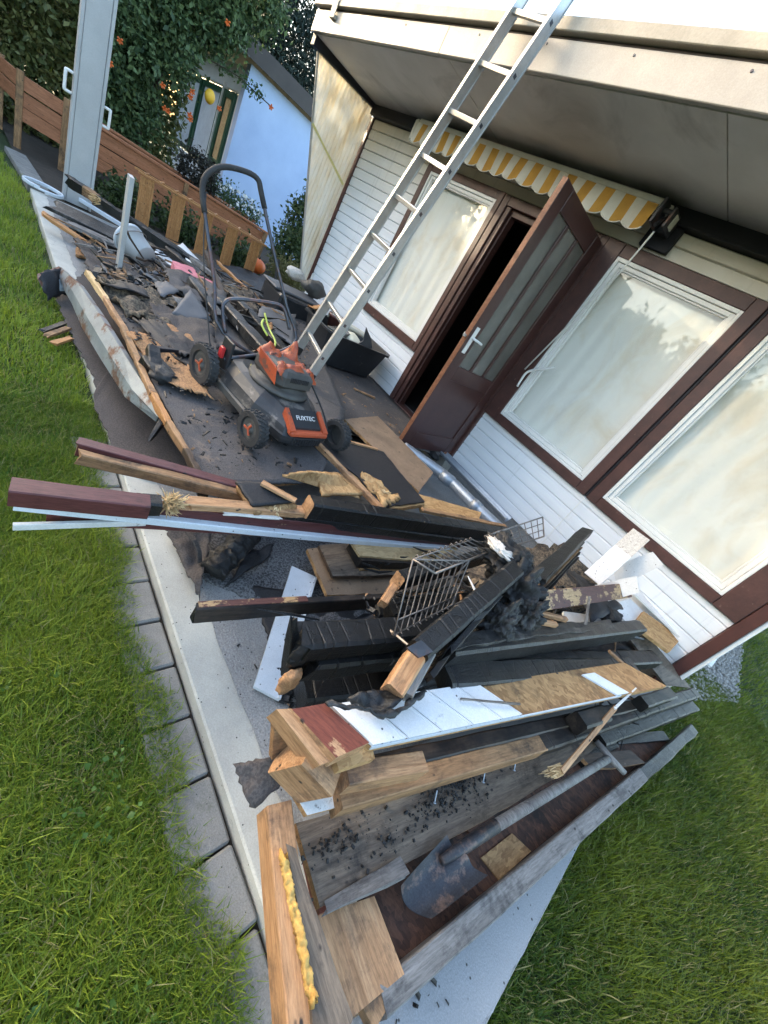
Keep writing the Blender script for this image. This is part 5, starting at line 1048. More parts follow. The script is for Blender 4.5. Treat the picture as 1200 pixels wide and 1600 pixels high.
# wire basket: front grid, top shelf, back grid
wk = thing('wire_basket', 'bent rusty wire basket lying on the charred beams', 'basket', (-0.4082,1.095,0.5))
TL, TR_, BR, BL = [Vector(p) for p in ((-0.4947,1.036,0.6), (-0.4354,1.303,0.62), (-0.3305,1.173,0.52), (-0.3161,0.8832,0.48))]
ds = [tube_data([TL, TR_, BR, BL], .0042, 6, True)]
for k in range(1, 10):
    t = k / 10; a = TL.lerp(TR_, t); b = BL.lerp(BR, t); ds.append(tube_data([a, b, b + (b - a).normalized() * .006 + Vector((.006, 0, .008))], .0026, 5))
ds.append(tube_data([TL.lerp(BL, .82), TR_.lerp(BR, .82)], .003, 5))
mk('front_grid', *join(*ds), 'steel_wire', wk, smooth=True)
SL, SR = Vector((-0.5553,1.472,0.6)), Vector((-0.4696,1.574,0.6))
S0, S1 = TL, Vector((-0.4201,1.084,0.605))
ds = [tube_data([TL, S1], .0045, 6), tube_data([S1, Vector((-0.4636,1.528,0.62))], .0045, 6), tube_data([TL, Vector((-0.5341,1.449,0.62))], .003, 6)]
for k in range(1, 12):
    t = k / 11; a = TL.lerp(Vector((-0.5341,1.449,0.62)), t); b = S1.lerp(Vector((-0.4636,1.528,0.62)), t); ds.append(tube_data([a + (a - b) * .12 + Vector((0, 0, -.012)), a + (a - b) * .12 + Vector((0, 0, .004)), a, b], .0026, 5))
mk('top_shelf', *join(*ds), 'steel_wire', wk, smooth=True)
Q0, Q1, Q2, Q3 = [Vector(p) for p in ((-0.5601,1.61,0.6), (-0.6245,2.337,0.64), (-0.5141,2.218,0.6), (-0.4879,1.657,0.57))]
ds = [tube_data([Q0, Q1, Q2, Q3], .0042, 6, True)]
for k in range(1, 8): t = k / 8; ds.append(tube_data([Q0.lerp(Q1, t), Q3.lerp(Q2, t)], .0026, 5))
for k in range(1, 3): t = k / 3; ds.append(tube_data([Q0.lerp(Q3, t), Q1.lerp(Q2, t)], .0026, 5))
mk('back_grid', *join(*ds), 'steel_wire', wk, smooth=True)
mk('stay', *join(tube_data([TR_, Vector((-0.4072,1.221,0.58)), Vector((-0.3256,1.303,0.55)), BR], .003, 5), tube_data([BL, Vector((-0.3367,0.8929,0.47)), Vector((-0.2594,0.8922,0.5))], .0045, 6)), 'steel_wire', wk)
beam('white_splinter', (-0.3846,1.255,0.6), (-0.3149,1.248,0.585), .012, .006, 'sash_white', 'thin white splinter between the basket and the diagonal post', 'splinter', taper=(.3, 1))
beam('label_block', (-0.4635,1.004,0.4), (-0.5109,1.085,0.43), .03, .04, 'wood_fresh', 'pale broken wood block left of the basket', 'block', rough=.004, jag=(.01, .01))
# right side of the pile
beam('weathered_plank', (-0.2207,1.61,0.56), (-0.05876,2.745,0.56), .085, .025, 'wood_maroon_worn', 'worn brown plank with flaked paint on the right of the pile', 'plank', rough=.002, roll=R(35), bev=.1)
for k, (a, b, lb) in enumerate((((-0.1732,1.554,0.52), (-0.1063,1.713,0.52), 'small pale square batten in the pile, lower one'), ((-0.2008,1.644,0.51), (-0.1042,1.855,0.51), 'small brown pale batten in the pile, upper one'))):
    beam('batten', a, b, .022, .022, 'wood_fresh', lb, 'batten', rough=.001)
beam('stick', (-0.1254,2.042,0.6), (-0.04231,2.01,0.5), .012, .012, 'wood_grey', 'short grey stick standing in the right of the pile', 'stick', rough=.002, up=(1, 0, 0))
sheet('felt_scrap', [(-0.3339,2.403,0.52), (-0.1806,2.544,0.5), (0.001215,2.751,0.46), (-0.04199,2.211,0.46)], 8, 8, .008, 'felt_black', .03, 7, .05, label='black felt scrap behind the worn brown plank', cat='felt scrap', seed=3)
blob('charcoal_lump', (-0.02326,2.575,0.42), .075, 'char_lump', 4, .35, 2.4, (1.3, 1.2, .6), label='rounded charcoal lump below the worn brown plank', cat='charcoal')
beam('speckled_board', (-0.2311,2.7,0.4659), (-0.2619,2.95,0.8196), .012, .115, ['white_board', 'speckled_stone'], 'white board with pebble dashed end leaning against the wall', 'board', zones=[(.62, 1, 1)], up=(0, -1, .2), roll=R(90))
slab('white_offcut', [(-0.2275,2.95,0.5504), (-0.1446,2.95,0.7844), (-0.05217,2.95,0.7682), (-0.1143,2.95,0.4683)], .012, 'white_board', 'white offcut lying against the wall right of the speckled board', 'board')
slab('white_offcut', [(-0.1959,2.6,0.4684), (-0.08446,2.6,0.6894), (-0.01254,2.6,0.6355), (-0.1051,2.6,0.3975)], .012, 'white_board', 'white offcut between the speckled board and brown plank', 'board')
slab('white_offcut', [(-0.06236,2.781,0.4), (-0.02097,3.214,0.4), (0.08943,3.272,0.38), (0.09941,2.837,0.38)], .012, 'white_bluish', 'small bluish white square above the strand board piece', 'board')
slab('long_white_board', [(-0.05927,3.237,0.44), (-0.04531,3.53,0.44), (0.6445,3.998,0.36), (0.6011,3.501,0.36)], .014, 'white_board', 'long white board sticking out past the house corner', 'board')
slab('strand_board_piece', [(0.09007,3.211,0.4), (0.3712,3.517,0.36), (0.3503,3.073,0.36), (0.1041,2.838,0.4)], .02, 'osb', 'small golden strand board piece beside the long white board', 'board')
slab('white_offcut', [(-0.156,2.115,0.42), (-0.04751,2.5,0.4), (0.03991,2.498,0.38), (-0.0972,2.034,0.42)], .01, 'white_dirty', 'dirty white panel under the worn brown plank', 'board')
slab('sloping_board', [(0.1624,2.883,0.3), (0.2052,3.209,0.3), (0.6392,3.479,0.16), (0.496,3.154,0.16)], .015, 'wood_weathered', 'weathered greenish panel sloping down at the terrace corner', 'panel')
beam('thin_batten', (0.1082,2.143,0.44), (0.2504,2.278,0.4), .018, .012, 'wood_dirty', 'thin brown batten lying across the cracked charred beam', 'batten', rough=.001)
sheet('debris_sheet', [(-0.5221,1.019,0.26), (-0.3887,3.133,0.3), (0.2319,3.043,0.26), (-0.2091,1.062,0.24)], 24, 18, .05, 'felt_black', .05, 5, .03, label='black burnt rubble layer inside the pile', cat='rubble', seed=9)
sheet('debris_sheet', [(-0.7088,1.743,0.28), (-0.6172,3.312,0.32), (-0.06509,3.096,0.34), (-0.2986,1.752,0.32)], 20, 14, .05, 'burnt_mat', .06, 7, .03, label='burnt fibrous rubble behind the melted lump', cat='rubble', seed=4)

# ------------------------------------------------------------------ stacked wall panel in the foreground
wp = thing('wall_panel', 'fallen wall panel with white cladding, strand board and brown post end', 'wall panel', (-0.009999,1.14,0.4))
N0, N1 = Vector((-0.09426,0.6624,0.425)), Vector((0.388,2.421,0.425)); F0, F1 = Vector((-0.2227,0.6054,0.425)), Vector((0.1855,2.222,0.425))
def qd(t0, t1, s0=0, s1=1, dz=0): 
    e = lambda t, s: (N0.lerp(N1, t)).lerp(F0.lerp(F1, t), s) + Vector((0, 0, dz)); return [e(t0, s0), e(t0, s1), e(t1, s1), e(t1, s0)]
slab('strand_board', qd(0, 1), .026, 'osb_dirty', parent=wp, side='osb')
ts = [0, .062, .128, .198, .272, .33]
for a, b in zip(ts, ts[1:]): slab('cladding_board', qd(a + .0015, b - .0035, .02, 1, .010), .009, 'white_board', parent=wp); slab('cladding_lip', qd(b - .008, b - .002, .02, 1, .012), .003, 'white_board', parent=wp)
slab('cladding_board', qd(.70, .76, .02, .8, .009), .008, 'white_bluish', parent=wp)
a_, b_ = qd(0, .72, -.012, .012, .004), None; slab('white_trim', a_, .014, 'white_bluish', parent=wp)
beam('bent_wire', (-0.07382,1.009,0.45), (0.03377,1.24,0.45), .006, .006, 'steel_wire', parent=wp, rough=.002)
slab('post_end', [(-0.2242,0.5823,0.455), (-0.1023,0.6417,0.455), (-0.1108,0.5463,0.455), (-0.243,0.4989,0.455)], .048, 'wood_rust', parent=wp, side='wood_fresh')
slab('frame_timber', [(-0.2457,0.5025,0.45), (-0.1123,0.5632,0.43), (-0.1174,0.5197,0.43), (-0.2578,0.4686,0.45)], .06, 'wood_fresh', parent=wp)
slab('edge_board', [(-0.1158,0.5757,0.405), (-0.1037,0.6829,0.405), (-0.07184,0.6727,0.405), (-0.09252,0.5727,0.405)], .025, 'osb', parent=wp)
beam('support_block', (-0.0807,0.6078,0.345), (-0.003434,0.8289,0.35), .05, .065, 'wood_fresh', 'pale wood block between the wall panel and the long timber', 'block', bev=.05)
beam('end_block', (-0.1795,0.511,0.355), (-0.09777,0.5712,0.31), .07, .115, 'wood_fresh', 'pale square block with char specks under the panel corner', 'block', bev=.05)
slab('coated_chipboard', [(-0.1719,0.5225,0.26), (-0.1578,0.5711,0.26), (-0.0336,0.6461,0.25), (-0.06345,0.5454,0.25)], .02, 'white_dirty', 'white coated chipboard strip under the square block', 'board', side='osb')
slab('left_plank', [(-0.2526,0.4803,0.4), (-0.25,0.513,0.4), (-0.1874,0.5395,0.3), (-0.1975,0.4914,0.3)], .02, 'wood_dirty', 'short upright plank at the left of the panel corner', 'plank', ragged=.002)
sheet('rusty_felt', [(-0.2492,0.4937,0.38), (-0.229,0.5457,0.36), (-0.1848,0.5383,0.3), (-0.1966,0.503,0.3)], 6, 6, .006, 'felt_brown', .01, 9, .03, label='rusty brown felt hanging behind the square block', cat='felt scrap', seed=1)
# curled bark
bkp = [(-0.2189,0.5712,0.47), (-0.1926,0.6146,0.475), (-0.1653,0.6597,0.48), (-0.1354,0.6987,0.475), (-0.1248,0.7433,0.48), (-0.1291,0.8019,0.485), (-0.1334,0.857,0.49)]
cbk = tube('curled_bark', smoothpts(bkp, 5), .012, 'char_ash', None, n=9, rr=[.005 + .009 * abs(noise.noise(Vector((i * .31, 7, 0)))) for i in range(len(smoothpts(bkp, 5)))], label='curled grey burnt bark strip lying on the white cladding', cat='bark')
for v in cbk.data.vertices: v.co += Vector((noise.noise(v.co * 45), noise.noise(v.co * 45 + Vector((9, 0, 0))), noise.noise(v.co * 60))) * .009
sheet('bark_peel', [(-0.2148,0.6393,0.475), (-0.1932,0.7521,0.47), (-0.1511,0.8583,0.475), (-0.1417,0.7082,0.475)], 14, 8, .008, 'char_ash', .025, 14, .06, label='grey flaked bark peel at the foot of the diagonal post', cat='bark', seed=2)
# long timbers under the panel
lt = beam('long_timber', (-0.055,0.6191,0.255), (0.1827,1.457,0.25), .055, .07, ['wood_dirty'], 'long bare timber under the wall panel with bent nails', 'timber', bev=.06, rough=.001)
beam('charred_timber', (0.1797,1.45,0.25), (0.6066,3.132,0.25), .06, .07, ['wood_sooty', 'char'], 'charred timber continuing behind the long bare one to the right', 'timber', zones=[(.45, 1, 1)], rough=.004, groove=.09)
for p in ((0.07606,0.9585,0.215), (0.1266,1.18,0.215), (0.1685,1.347,0.215)):
    q = Vector(p); mk('nail', *join(tube_data([q, q + Vector((.02, -.012, -.022))], .0022, 6), tube_data([q + Vector((.02, -.012, -.022)), q + Vector((.0215, -.013, -.0235))], .005, 8)), 'galvanised', lt)
beam('inner_timber', (-0.08,0.7154,0.26), (0.4587,2.625,0.26), .05, .06, 'wood_sooty', 'sooty timber inside the gap under the wall panel', 'timber', rough=.003)
beam('spacer_block', (0.2121,1.647,0.33), (0.2652,1.855,0.33), .07, .07, 'wood_sooty', 'sooty spacer block under the right of the wall panel', 'block')
beam('spacer_block', (0.3594,2.216,0.34), (0.4498,2.587,0.34), .06, .06, 'char', 'charred spacer block at the right end of the wall panel', 'block', rough=.006)
beam('charred_timber', (0.3293,1.946,0.19), (0.6441,3.143,0.19), .10, .05, 'char', 'charred flat timber under the right end of the stack', 'timber', rough=.005, groove=.07)
slab('broad_plank', [(0.09768,0.5414,0.155), (0.159,0.8051,0.155), (0.2572,1.265,0.155), (0.3416,1.729,0.155), (0.3897,2.196,0.155), (0.0739,1.079,0.155), (-0.06971,0.5601,0.155)], .022, 'wood_weathered', 'broad weathered plank strewn with charcoal crumbs', 'plank', ragged=.002, step=.06, side='wood_dirty')
beam('broken_strip', (0.1032,0.5446,0.16), (0.1537,0.7662,0.17), .045, .014, 'wood_grey', 'broken grey strip with pale torn tip along the broad plank', 'strip', rough=.004, taper=(.5, 1), jag=(.05, .03), roll=R(-20))
V, F = [], []; rdn = random.Random(21); ds = []
P0 = [Vector((0.08695,1.062,0.158)), Vector((0.1016,0.9768,0.158)), Vector((0.149,1.165,0.158)), Vector((0.09795,1.126,0.158)), Vector((0.03308,0.6578,0.158)), Vector((0.09476,0.7835,0.158)), Vector((0.003415,0.6131,0.158))]
for k in range(900):
    c = P0[min(6, int(rdn.random() ** 2.6 * 7))] if k < 830 else P0[rdn.randrange(4, 7)]
    sp = .05 if k < 800 else .02; q = c + Vector((rdn.gauss(0, sp * .5), rdn.gauss(0, sp * 1.3), abs(rdn.gauss(0, .004)))); s_ = .001 + .0045 * rdn.random() ** 2.5
    m_ = Matrix.Translation(q) @ Matrix.Rotation(rdn.uniform(0, 6), 4, Vector((rdn.gauss(0, 1), rdn.gauss(0, 1), rdn.gauss(0, 1)))); v_, f_ = boxd(-s_, s_, -s_ * .6, s_ * .6, -s_ * .5, s_ * .5); ds.append(([tuple(m_ @ Vector(v)) for v in v_], f_))
mk('charcoal_crumbs', *join(*ds), 'char_lump', label='black charcoal crumbs scattered over the broad weathered plank', kind='stuff')
# bottom panel with frame
bp_ = thing('framed_panel', 'dark red strand board panel with weathered frame lying lowest at the front', 'panel', (0.3593,1.244,0.06))
slab('strand_board', [(0.1428,0.6799,0.075), (0.3344,0.7151,0.075), (0.7147,2.859,0.075), (0.3634,2.147,0.075)], .02, 'osb_red', parent=bp_)
beam('frame_rail', (0.3047,0.6065,0.1), (0.5908,2.192,0.1), .055, .05, 'wood_grey', parent=bp_, rough=.002, jag=(.01, 0), bev=.08)
beam('frame_rail', (0.5908,2.192,0.1), (0.7517,3.1,0.1), .055, .05, 'char_ash', parent=bp_, rough=.005, jag=(0, .03))
beam('frame_end', (0.1068,0.5744,0.1), (0.3218,0.5976,0.1), .05, .045, 'wood_dirty', parent=bp_, rough=.002)
for a, b, c in (((0.364,1.864,0.09), (0.4401,2.23,0.09), .02), ((0.4332,2.252,0.09), (0.6356,2.751,0.09), .015)): beam('charred_cross_lath', a, b, .05, c, 'char', parent=bp_, rough=.004)
slab('cut_plank', [(0.3376,1.848,0.125), (0.5,2.241,0.125), (0.5774,2.271,0.125), (0.4764,2.009,0.125), (0.4046,1.859,0.125)], .02, 'wood_dark_brown', 'cut dark brown plank lying across the shovel handle end', 'plank', side='wood_dirty')
slab('lighter_board', [(0.2978,1.096,0.08), (0.3244,1.27,0.08), (0.3976,1.301,0.08), (0.3689,1.112,0.08)], .006, 'osb_dirty', parent=bp_)
slab('lighter_board', [(0.1866,1.102,0.085), (0.2265,1.287,0.085), (0.2872,1.32,0.085), (0.2372,1.1,0.085)], .006, 'osb_red', parent=bp_)
slab('pine_board', [(0.1606,0.6905,0.125), (0.3072,0.6796,0.125), (0.2795,0.5328,0.125), (0.1087,0.5453,0.125)], .025, 'wood_fresh', 'short bright pine board with two nail holes at the front', 'board', side='wood_dirty')
for p in ((0.2724,0.604,0.127), (0.2829,0.6606,0.127)): mk('nail_hole', *lathe_data([(0, 0), (.006, 0), (.006, .001)], 10, p), 'sooty_black', label='dark nail hole in the pine board, %s one' % ('left' if p[0] < .3 else 'right'), cat='nail hole') if False else None
slab('pine_strip', [(-0.04805,0.5761,0.13), (-0.0426,0.5969,0.13), (0.1128,0.5626,0.14), (0.108,0.5433,0.14)], .03, 'wood_rust', 'reddish strip along the left edge of the broad plank', 'strip')
# left foreground posts
beam('pine_post', (-0.1188,0.4961,0.215), (0.2288,0.3956,0.2), .060, .075, ['wood_fresh'], 'thick bright pine post at the front left of the stack', 'post', bev=.05, rough=.001)
fo = thing('foam_backed_plank', 'weathered plank backed with yellow foam beside the pine post', 'plank', (0.1208,0.5048,0.2))
slab('plank', [(-0.02261,0.493,0.25), (0.1074,0.4863,0.25), (0.2516,0.4812,0.25), (0.2631,0.455,0.25), (0.2176,0.41,0.25), (0.085,0.4513,0.25), (-0.04235,0.4763,0.25)], .03, 'wood_weathered', parent=fo, ragged=.003, step=.04)
fm_ = [(-0.02235,0.4597,0.248), (0.008295,0.4538,0.25), (0.04147,0.4517,0.25), (0.08061,0.4444,0.25), (0.1167,0.4365,0.25), (0.1479,0.4319,0.25), (0.1869,0.4254,0.25)]
sheet('foam', [(-0.02276,0.4524,0.262), (0.1866,0.4181,0.262), (0.1906,0.4287,0.262), (-0.02015,0.4653,0.262)], 70, 5, .02, 'foam_yellow', .012, 60, .10, parent=fo, seed=5)
sheet('felt_scrap', [(-0.2401,0.4272,0.25), (-0.2086,0.5085,0.27), (-0.1443,0.5246,0.25), (-0.1415,0.4445,0.22)], 10, 10, .006, 'felt_brown', .014, 16, .05, label='torn dark felt scrap lying over the top of the pine post', cat='felt scrap', seed=6)
slab('concrete_chip', [(0.2943,0.5539,0.05), (0.3149,0.6171,0.05), (0.349,0.612,0.05), (0.3323,0.5473,0.05)], .03, 'coating', 'grey concrete chip at the lower end of the pine board', 'chip')
# shovel
sv = thing('shovel', 'old shovel with grey wooden T handle lying on the framed panel', 'shovel', (0.3361,1.164,0.14))
nU, nV = 14, 14; V, F = [], []
c0, c1, c2, c3 = [Vector(p) for p in ((0.181,0.7557,0.125), (0.28,0.7937,0.125), (0.309,0.9886,0.165), (0.1745,0.9336,0.165))]
for j in range(nV + 1):
    for i in range(nU + 1):
        u, v = i / nU, j / nV; k = 1 - v
        uu = .5 + (u - .5) * (1 - .05 * k ** 6); vv = v + .035 * (1 - v) ** 3 * (math.cos((u - .5) * math.pi) * -1)
        p = c0 * (1 - uu) * (1 - vv) + c1 * uu * (1 - vv) + c2 * uu * vv + c3 * (1 - uu) * vv
        z_ = .03 * (abs(u - .5) * 2) ** 2 + .028 * math.exp(-((u - .5) * 6) ** 2) * v ** 1.5
        V.append(p + Vector((0, 0, z_ - .008)))
F = [(j * (nU + 1) + i, j * (nU + 1) + i + 1, (j + 1) * (nU + 1) + i + 1, (j + 1) * (nU + 1) + i) for j in range(nV) for i in range(nU)]
N = len(V); F += [tuple(i + N for i in f[::-1]) for f in F]; V += [v - Vector((0, 0, .003)) for v in V[:N]]
mk('blade', V, F, 'shovel_steel', sv, smooth=True)
s0, s1, s2 = Vector((0.2098,0.8901,0.165)), Vector((0.2505,1.114,0.19)), Vector((0.4123,1.902,0.2))
tube('socket', [s0, s0.lerp(s1, .4), s1], .02, 'shovel_steel', sv, n=14, rr=[.012, .0185, .0195])
tube('shaft', [s1 - (s1 - s0) * .02, s1.lerp(s2, .5), s2], .018, 'wood_grey', sv, n=14, rr=[.018, .0175, .0165])
tube('grip', [(0.3393,1.899,0.205), (0.4124,1.898,0.205), (0.4846,1.911,0.205)], .014, 'wood_grey', sv, n=12, rr=[.0125, .0155, .0125])
# torn lath above the shovel
tl = thing('torn_lath', 'long pale torn lath with frayed brown end above the shovel', 'lath', (0.2616,1.457,0.3))
beam('strip', (0.2918,1.5,0.24), (0.2687,1.867,0.4), .022, .006, 'wood_fresh', parent=tl, rough=.002, roll=R(30)); beam('strip', (0.2676,1.85,0.4), (0.2826,2.1,0.43), .012, .005, 'white_dirty', parent=tl, taper=(1, .5))
V, F = splinters(70, (0.2898,1.527,0.215), (-.15, -.45, -.12), .07, .004, .18, random.Random(4)); mk('frayed_end', V, F, 'splinter', tl)

# ------------------------------------------------------------------ loose chips and crumbs
def chips(name, label, quads, n, s0, s1, mat, seed):
    rd_ = random.Random(seed); ds = []
    for _ in range(n):
        q = [Vector(p) for p in quads[rd_.randrange(len(quads))]]; u, v = rd_.random(), rd_.random()
        p = q[0] * (1 - u) * (1 - v) + q[1] * u * (1 - v) + q[2] * u * v + q[3] * (1 - u) * v + Vector((0, 0, rd_.uniform(0, .008)))
        s_ = s0 + (s1 - s0) * rd_.random() ** 3; m_ = Matrix.Translation(p) @ Matrix.Rotation(rd_.uniform(0, 6.3), 4, 'Z') @ Matrix.Rotation(rd_.gauss(0, .35), 4, 'X') @ Matrix.Rotation(rd_.gauss(0, .35), 4, 'Y')
        a, b, c = s_ * rd_.uniform(.8, 2.4), s_ * rd_.uniform(.4, 1), s_ * rd_.uniform(.15, .45)
        v_ = [(-a, -b * .6, -c), (a, -b, -c), (a * .8, b, -c), (-a * .9, b * .8, -c), (-a * .7, -b * .5, c), (a * .6, -b * .7, c), (a * .7, b * .6, c), (-a * .6, b * .7, c)]
        ds.append(([tuple(m_ @ Vector(k)) for k in v_], boxd(0, 1, 0, 1, 0, 1)[1]))
    mk(name, *join(*ds), mat, label=label, kind='stuff')
far = [((-5.689,0.6769,0.03), (-6.28,2.095,0.03), (-4.071,1.713,0.03), (-4.127,0.7415,0.03)), ((-3.851,0.6864,0.16), (-5.062,1.988,0.2), (-2.868,1.232,0.32), (-3.216,0.6522,0.26))]
mid = [((-2.799,0.6121,0.3), (-2.489,1.194,0.315), (-1.302,1.168,0.32), (-1.252,0.6509,0.32)), ((-3.86,1.682,0.3), (-4.274,2.748,0.31), (-2.034,1.661,0.32), (-1.857,1.117,0.32))]
chips('black_chips', 'black charred chips strewn over the far heap', far, 900, .006, .045, 'char', 3)
chips('wood_chips', 'brown and grey wood chips strewn over the far heap', far, 420, .005, .04, 'wood_dirty', 4)
chips('grey_chips', 'grey slate chips strewn over the far heap', far, 260, .006, .05, 'grey_sheet', 14)
chips('black_chips', 'black crumbs scattered on the felt roof panel', mid, 900, .002, .012, 'char', 5)
chips('wood_chips', 'brown wood crumbs scattered on the felt roof panel', mid, 170, .0015, .009, 'wood_dirty', 6)
pl_ = [((-0.5565,0.9918,0.34), (-0.3498,2.819,0.4), (0.1889,2.835,0.36), (-0.2197,1.006,0.32)), ((-0.5409,0.7434,0.02), (-0.4937,1.146,0.03), (-0.2221,1.093,0.03), (-0.3806,0.7259,0.01))]
chips('black_chips', 'black charred chips lodged between the pile beams', pl_, 700, .003, .022, 'char', 7)
chips('wood_chips', 'pale wood chips lodged between the pile beams', pl_, 160, .003, .016, 'wood_fresh', 8)
con = [((-1.3, .62, .006), (.5, .62, .008), (.5, .8, .008), (-1.0, 1.3, .006))]
chips('black_crumbs', 'black crumbs scattered on the grey terrace coating', con, 160, .002, .009, 'char', 9)
door_ = [((-3.491,2.556,0.185), (-2.715,3.125,0.185), (-1.964,2.669,0.185), (-2.393,2.133,0.185))]
chips('wood_chips', 'pale chips on the felt in front of the door', door_, 90, .0015, .010, 'wood_dirty', 10)
sheet('rubble_layer', [(-5.497,0.7407,0.03), (-6.456,2.397,0.06), (-4.009,2.218,0.1), (-4.127,0.7415,0.03)], 30, 20, .02, 'burnt_mat', .05, 6, .03, label='black burnt rubble layer under the far heap', cat='rubble', seed=21)
sheet('rubble_layer', [(-6.352,2.358,0.08), (-6.885,3.701,0.12), (-4.329,2.851,0.16), (-3.981,1.848,0.12)], 20, 16, .02, 'felt_black', .05, 6, .03, label='black rubble layer between wooden rack and mower', cat='rubble', seed=22)

# tangle of burnt sticks and ash flakes lodged in the pile
rd_ = random.Random(31); ds = []; ash = []
qs = [[Vector(p) for p in q] for q in (((-0.5342,0.7265,0.34), (-0.4253,2.435,0.44), (0.1777,3.001,0.38), (-0.2332,1.001,0.34)), ((-0.8395,1.275,0.2), (-0.7738,1.914,0.24), (-0.2029,2.472,0.4), (-0.4431,1.221,0.3)), ((0.2008,1.962,0.2), (0.4772,2.949,0.22), (0.6016,3.075,0.16), (0.3441,2.033,0.14)))]
for i in range(170):
    q = qs[i % 3 if i % 5 else 0]; u, v = rd_.random(), rd_.random(); p = q[0] * (1 - u) * (1 - v) + q[1] * u * (1 - v) + q[2] * u * v + q[3] * (1 - u) * v
    d_ = Vector((rd_.gauss(0, .35), rd_.gauss(.9, .4) * rd_.choice((-1, 1)), rd_.gauss(0, .18))).normalized(); L = rd_.uniform(.03, .16) if i % 6 else rd_.uniform(.12, .26); r_ = rd_.uniform(.003, .009)
    if i % 6 == 0: r_ *= 1.5
    m1 = p + d_ * L * .5 + Vector((rd_.gauss(0, .006), rd_.gauss(0, .006), rd_.gauss(0, .006)))
    (ash if i % 7 == 3 else ds).append(tube_data([p, m1, p + d_ * L], r_, 5, rr=[r_ * .5, r_, r_ * rd_.uniform(.1, .6)]))
mk('burnt_sticks', *join(*ds), 'char', label='tangle of thin burnt sticks lodged in the pile', kind='stuff')
mk('bare_sticks', *join(*ash), 'wood_dirty', label='thin bare wood slivers lodged in the pile', kind='stuff')
chips('ash_flakes', 'grey ash flakes lying on the charred beams', [((-0.1727,1.008,0.455), (0.1947,2.375,0.39), (0.2299,2.266,0.385), (-0.1391,0.9729,0.455)), ((-0.9886,0.9724,0.445), (-0.8195,2.422,0.38), (-0.7542,2.328,0.38), (-0.9233,0.9366,0.445))], 120, .001, .004, 'char_ash', 12)

# tangle of splintered laths lying over the far heap
rd_ = random.Random(77); sets = {'char': [], 'wood_dark_brown': [], 'wood_dirty': [], 'wood_grey': []}
qs = [[Vector(p) for p in q] for q in (((-5.046,0.72,0.1), (-5.34,1.782,0.22), (-3.417,1.433,0.34), (-3.36,0.642,0.24)), ((-5.241,1.749,0.24), (-4.923,2.379,0.27), (-3.266,1.918,0.36), (-3.171,1.278,0.34)))]
for i in range(190):
    q = qs[i % 2]; u, v = rd_.random(), rd_.random(); p = q[0] * (1 - u) * (1 - v) + q[1] * u * (1 - v) + q[2] * u * v + q[3] * (1 - u) * v
    d_ = Vector((rd_.gauss(.5, .6), rd_.gauss(.5, .6), rd_.gauss(0, .12))).normalized(); L = .06 + .45 * rd_.random() ** 2; r_ = rd_.uniform(.006, .016)
    m1 = p + d_ * L * .5 + Vector((rd_.gauss(0, .01), rd_.gauss(0, .01), rd_.gauss(0, .01)))
    sets[rd_.choice(('char', 'char', 'wood_dark_brown', 'wood_dirty', 'wood_grey'))].append(tube_data([p, m1, p + d_ * L], r_, 4, rr=[r_ * rd_.uniform(.2, .9), r_, r_ * rd_.uniform(.1, .8)]))
for m_, lb in (('char', 'tangle of black burnt slivers on the far heap'), ('wood_dark_brown', 'tangle of dark brown slivers on the far heap'), ('wood_dirty', 'tangle of tan wood slivers on the far heap'), ('wood_grey', 'tangle of grey wood slivers on the far heap')):
    mk('splintered_laths', *join(*sets[m_]), m_, label=lb, kind='stuff')

# ================================================================== vegetation
def crown(parent, name, ells, n, size, c0, c1, clump=.10, per=26, droop=.3, inner=.5, asp=.55):
    tot = sum(e[1][0] * e[1][1] + e[1][1] * e[1][2] + e[1][0] * e[1][2] for e in ells); P_ = []
    for c, r in ells:
        k = max(3, int(n / per * (r[0] * r[1] + r[1] * r[2] + r[0] * r[2]) / tot)); P_.append(clumps(ell_shell(c, r, k, inner), per, clump))
    return leaves(name, np.concatenate(P_), size, c0, c1, parent=parent, droop=droop, asp=asp)
def plant(name, label, cat, base, ells, n, size, c0, c1, trunk=None, group=None, **k):
    t = thing(name, label, cat, base, group)
    crown(t, 'crown', ells, n, size, c0, c1, **k)
    for q in trunk or []: tube('trunk', smoothpts(q[0], 4), q[1], 'bark', t, n=8, rr=[q[1] * (1 - .6 * i / (4 * (len(q[0]) - 1))) for i in range(4 * (len(q[0]) - 1) + 1)])
    return t
G0, G1 = (.022, .045, .012), (.07, .11, .025)
hl = thing('hedge', 'tall dense dark green hedge at the far left behind the raised bed', 'hedge', (-10.2, .6, 0))
V = np.stack([rng.uniform(-11.0, -9.75, 95000), rng.uniform(-3.2, 2.7, 95000), rng.uniform(-.05, 3.0, 95000)], 1)
sel = (np.abs(V[:, 0] + 10.35) > .45 * rng.random(len(V))) ; V = V[sel]; V[:, 0] += .12 * np.sin(V[:, 1] * 3.1) * np.cos(V[:, 2] * 2.4)
leaves('foliage', V, .095, (.055, .075, .024), (.20, .20, .07), parent=hl, droop=.1)
for y_ in (-2.4, -1.2, 0, 1.1, 2.2): tube('stem', [(-10.35, y_, -.05), (-10.35, y_ + .05, 2.6)], .04, 'bark', hl)
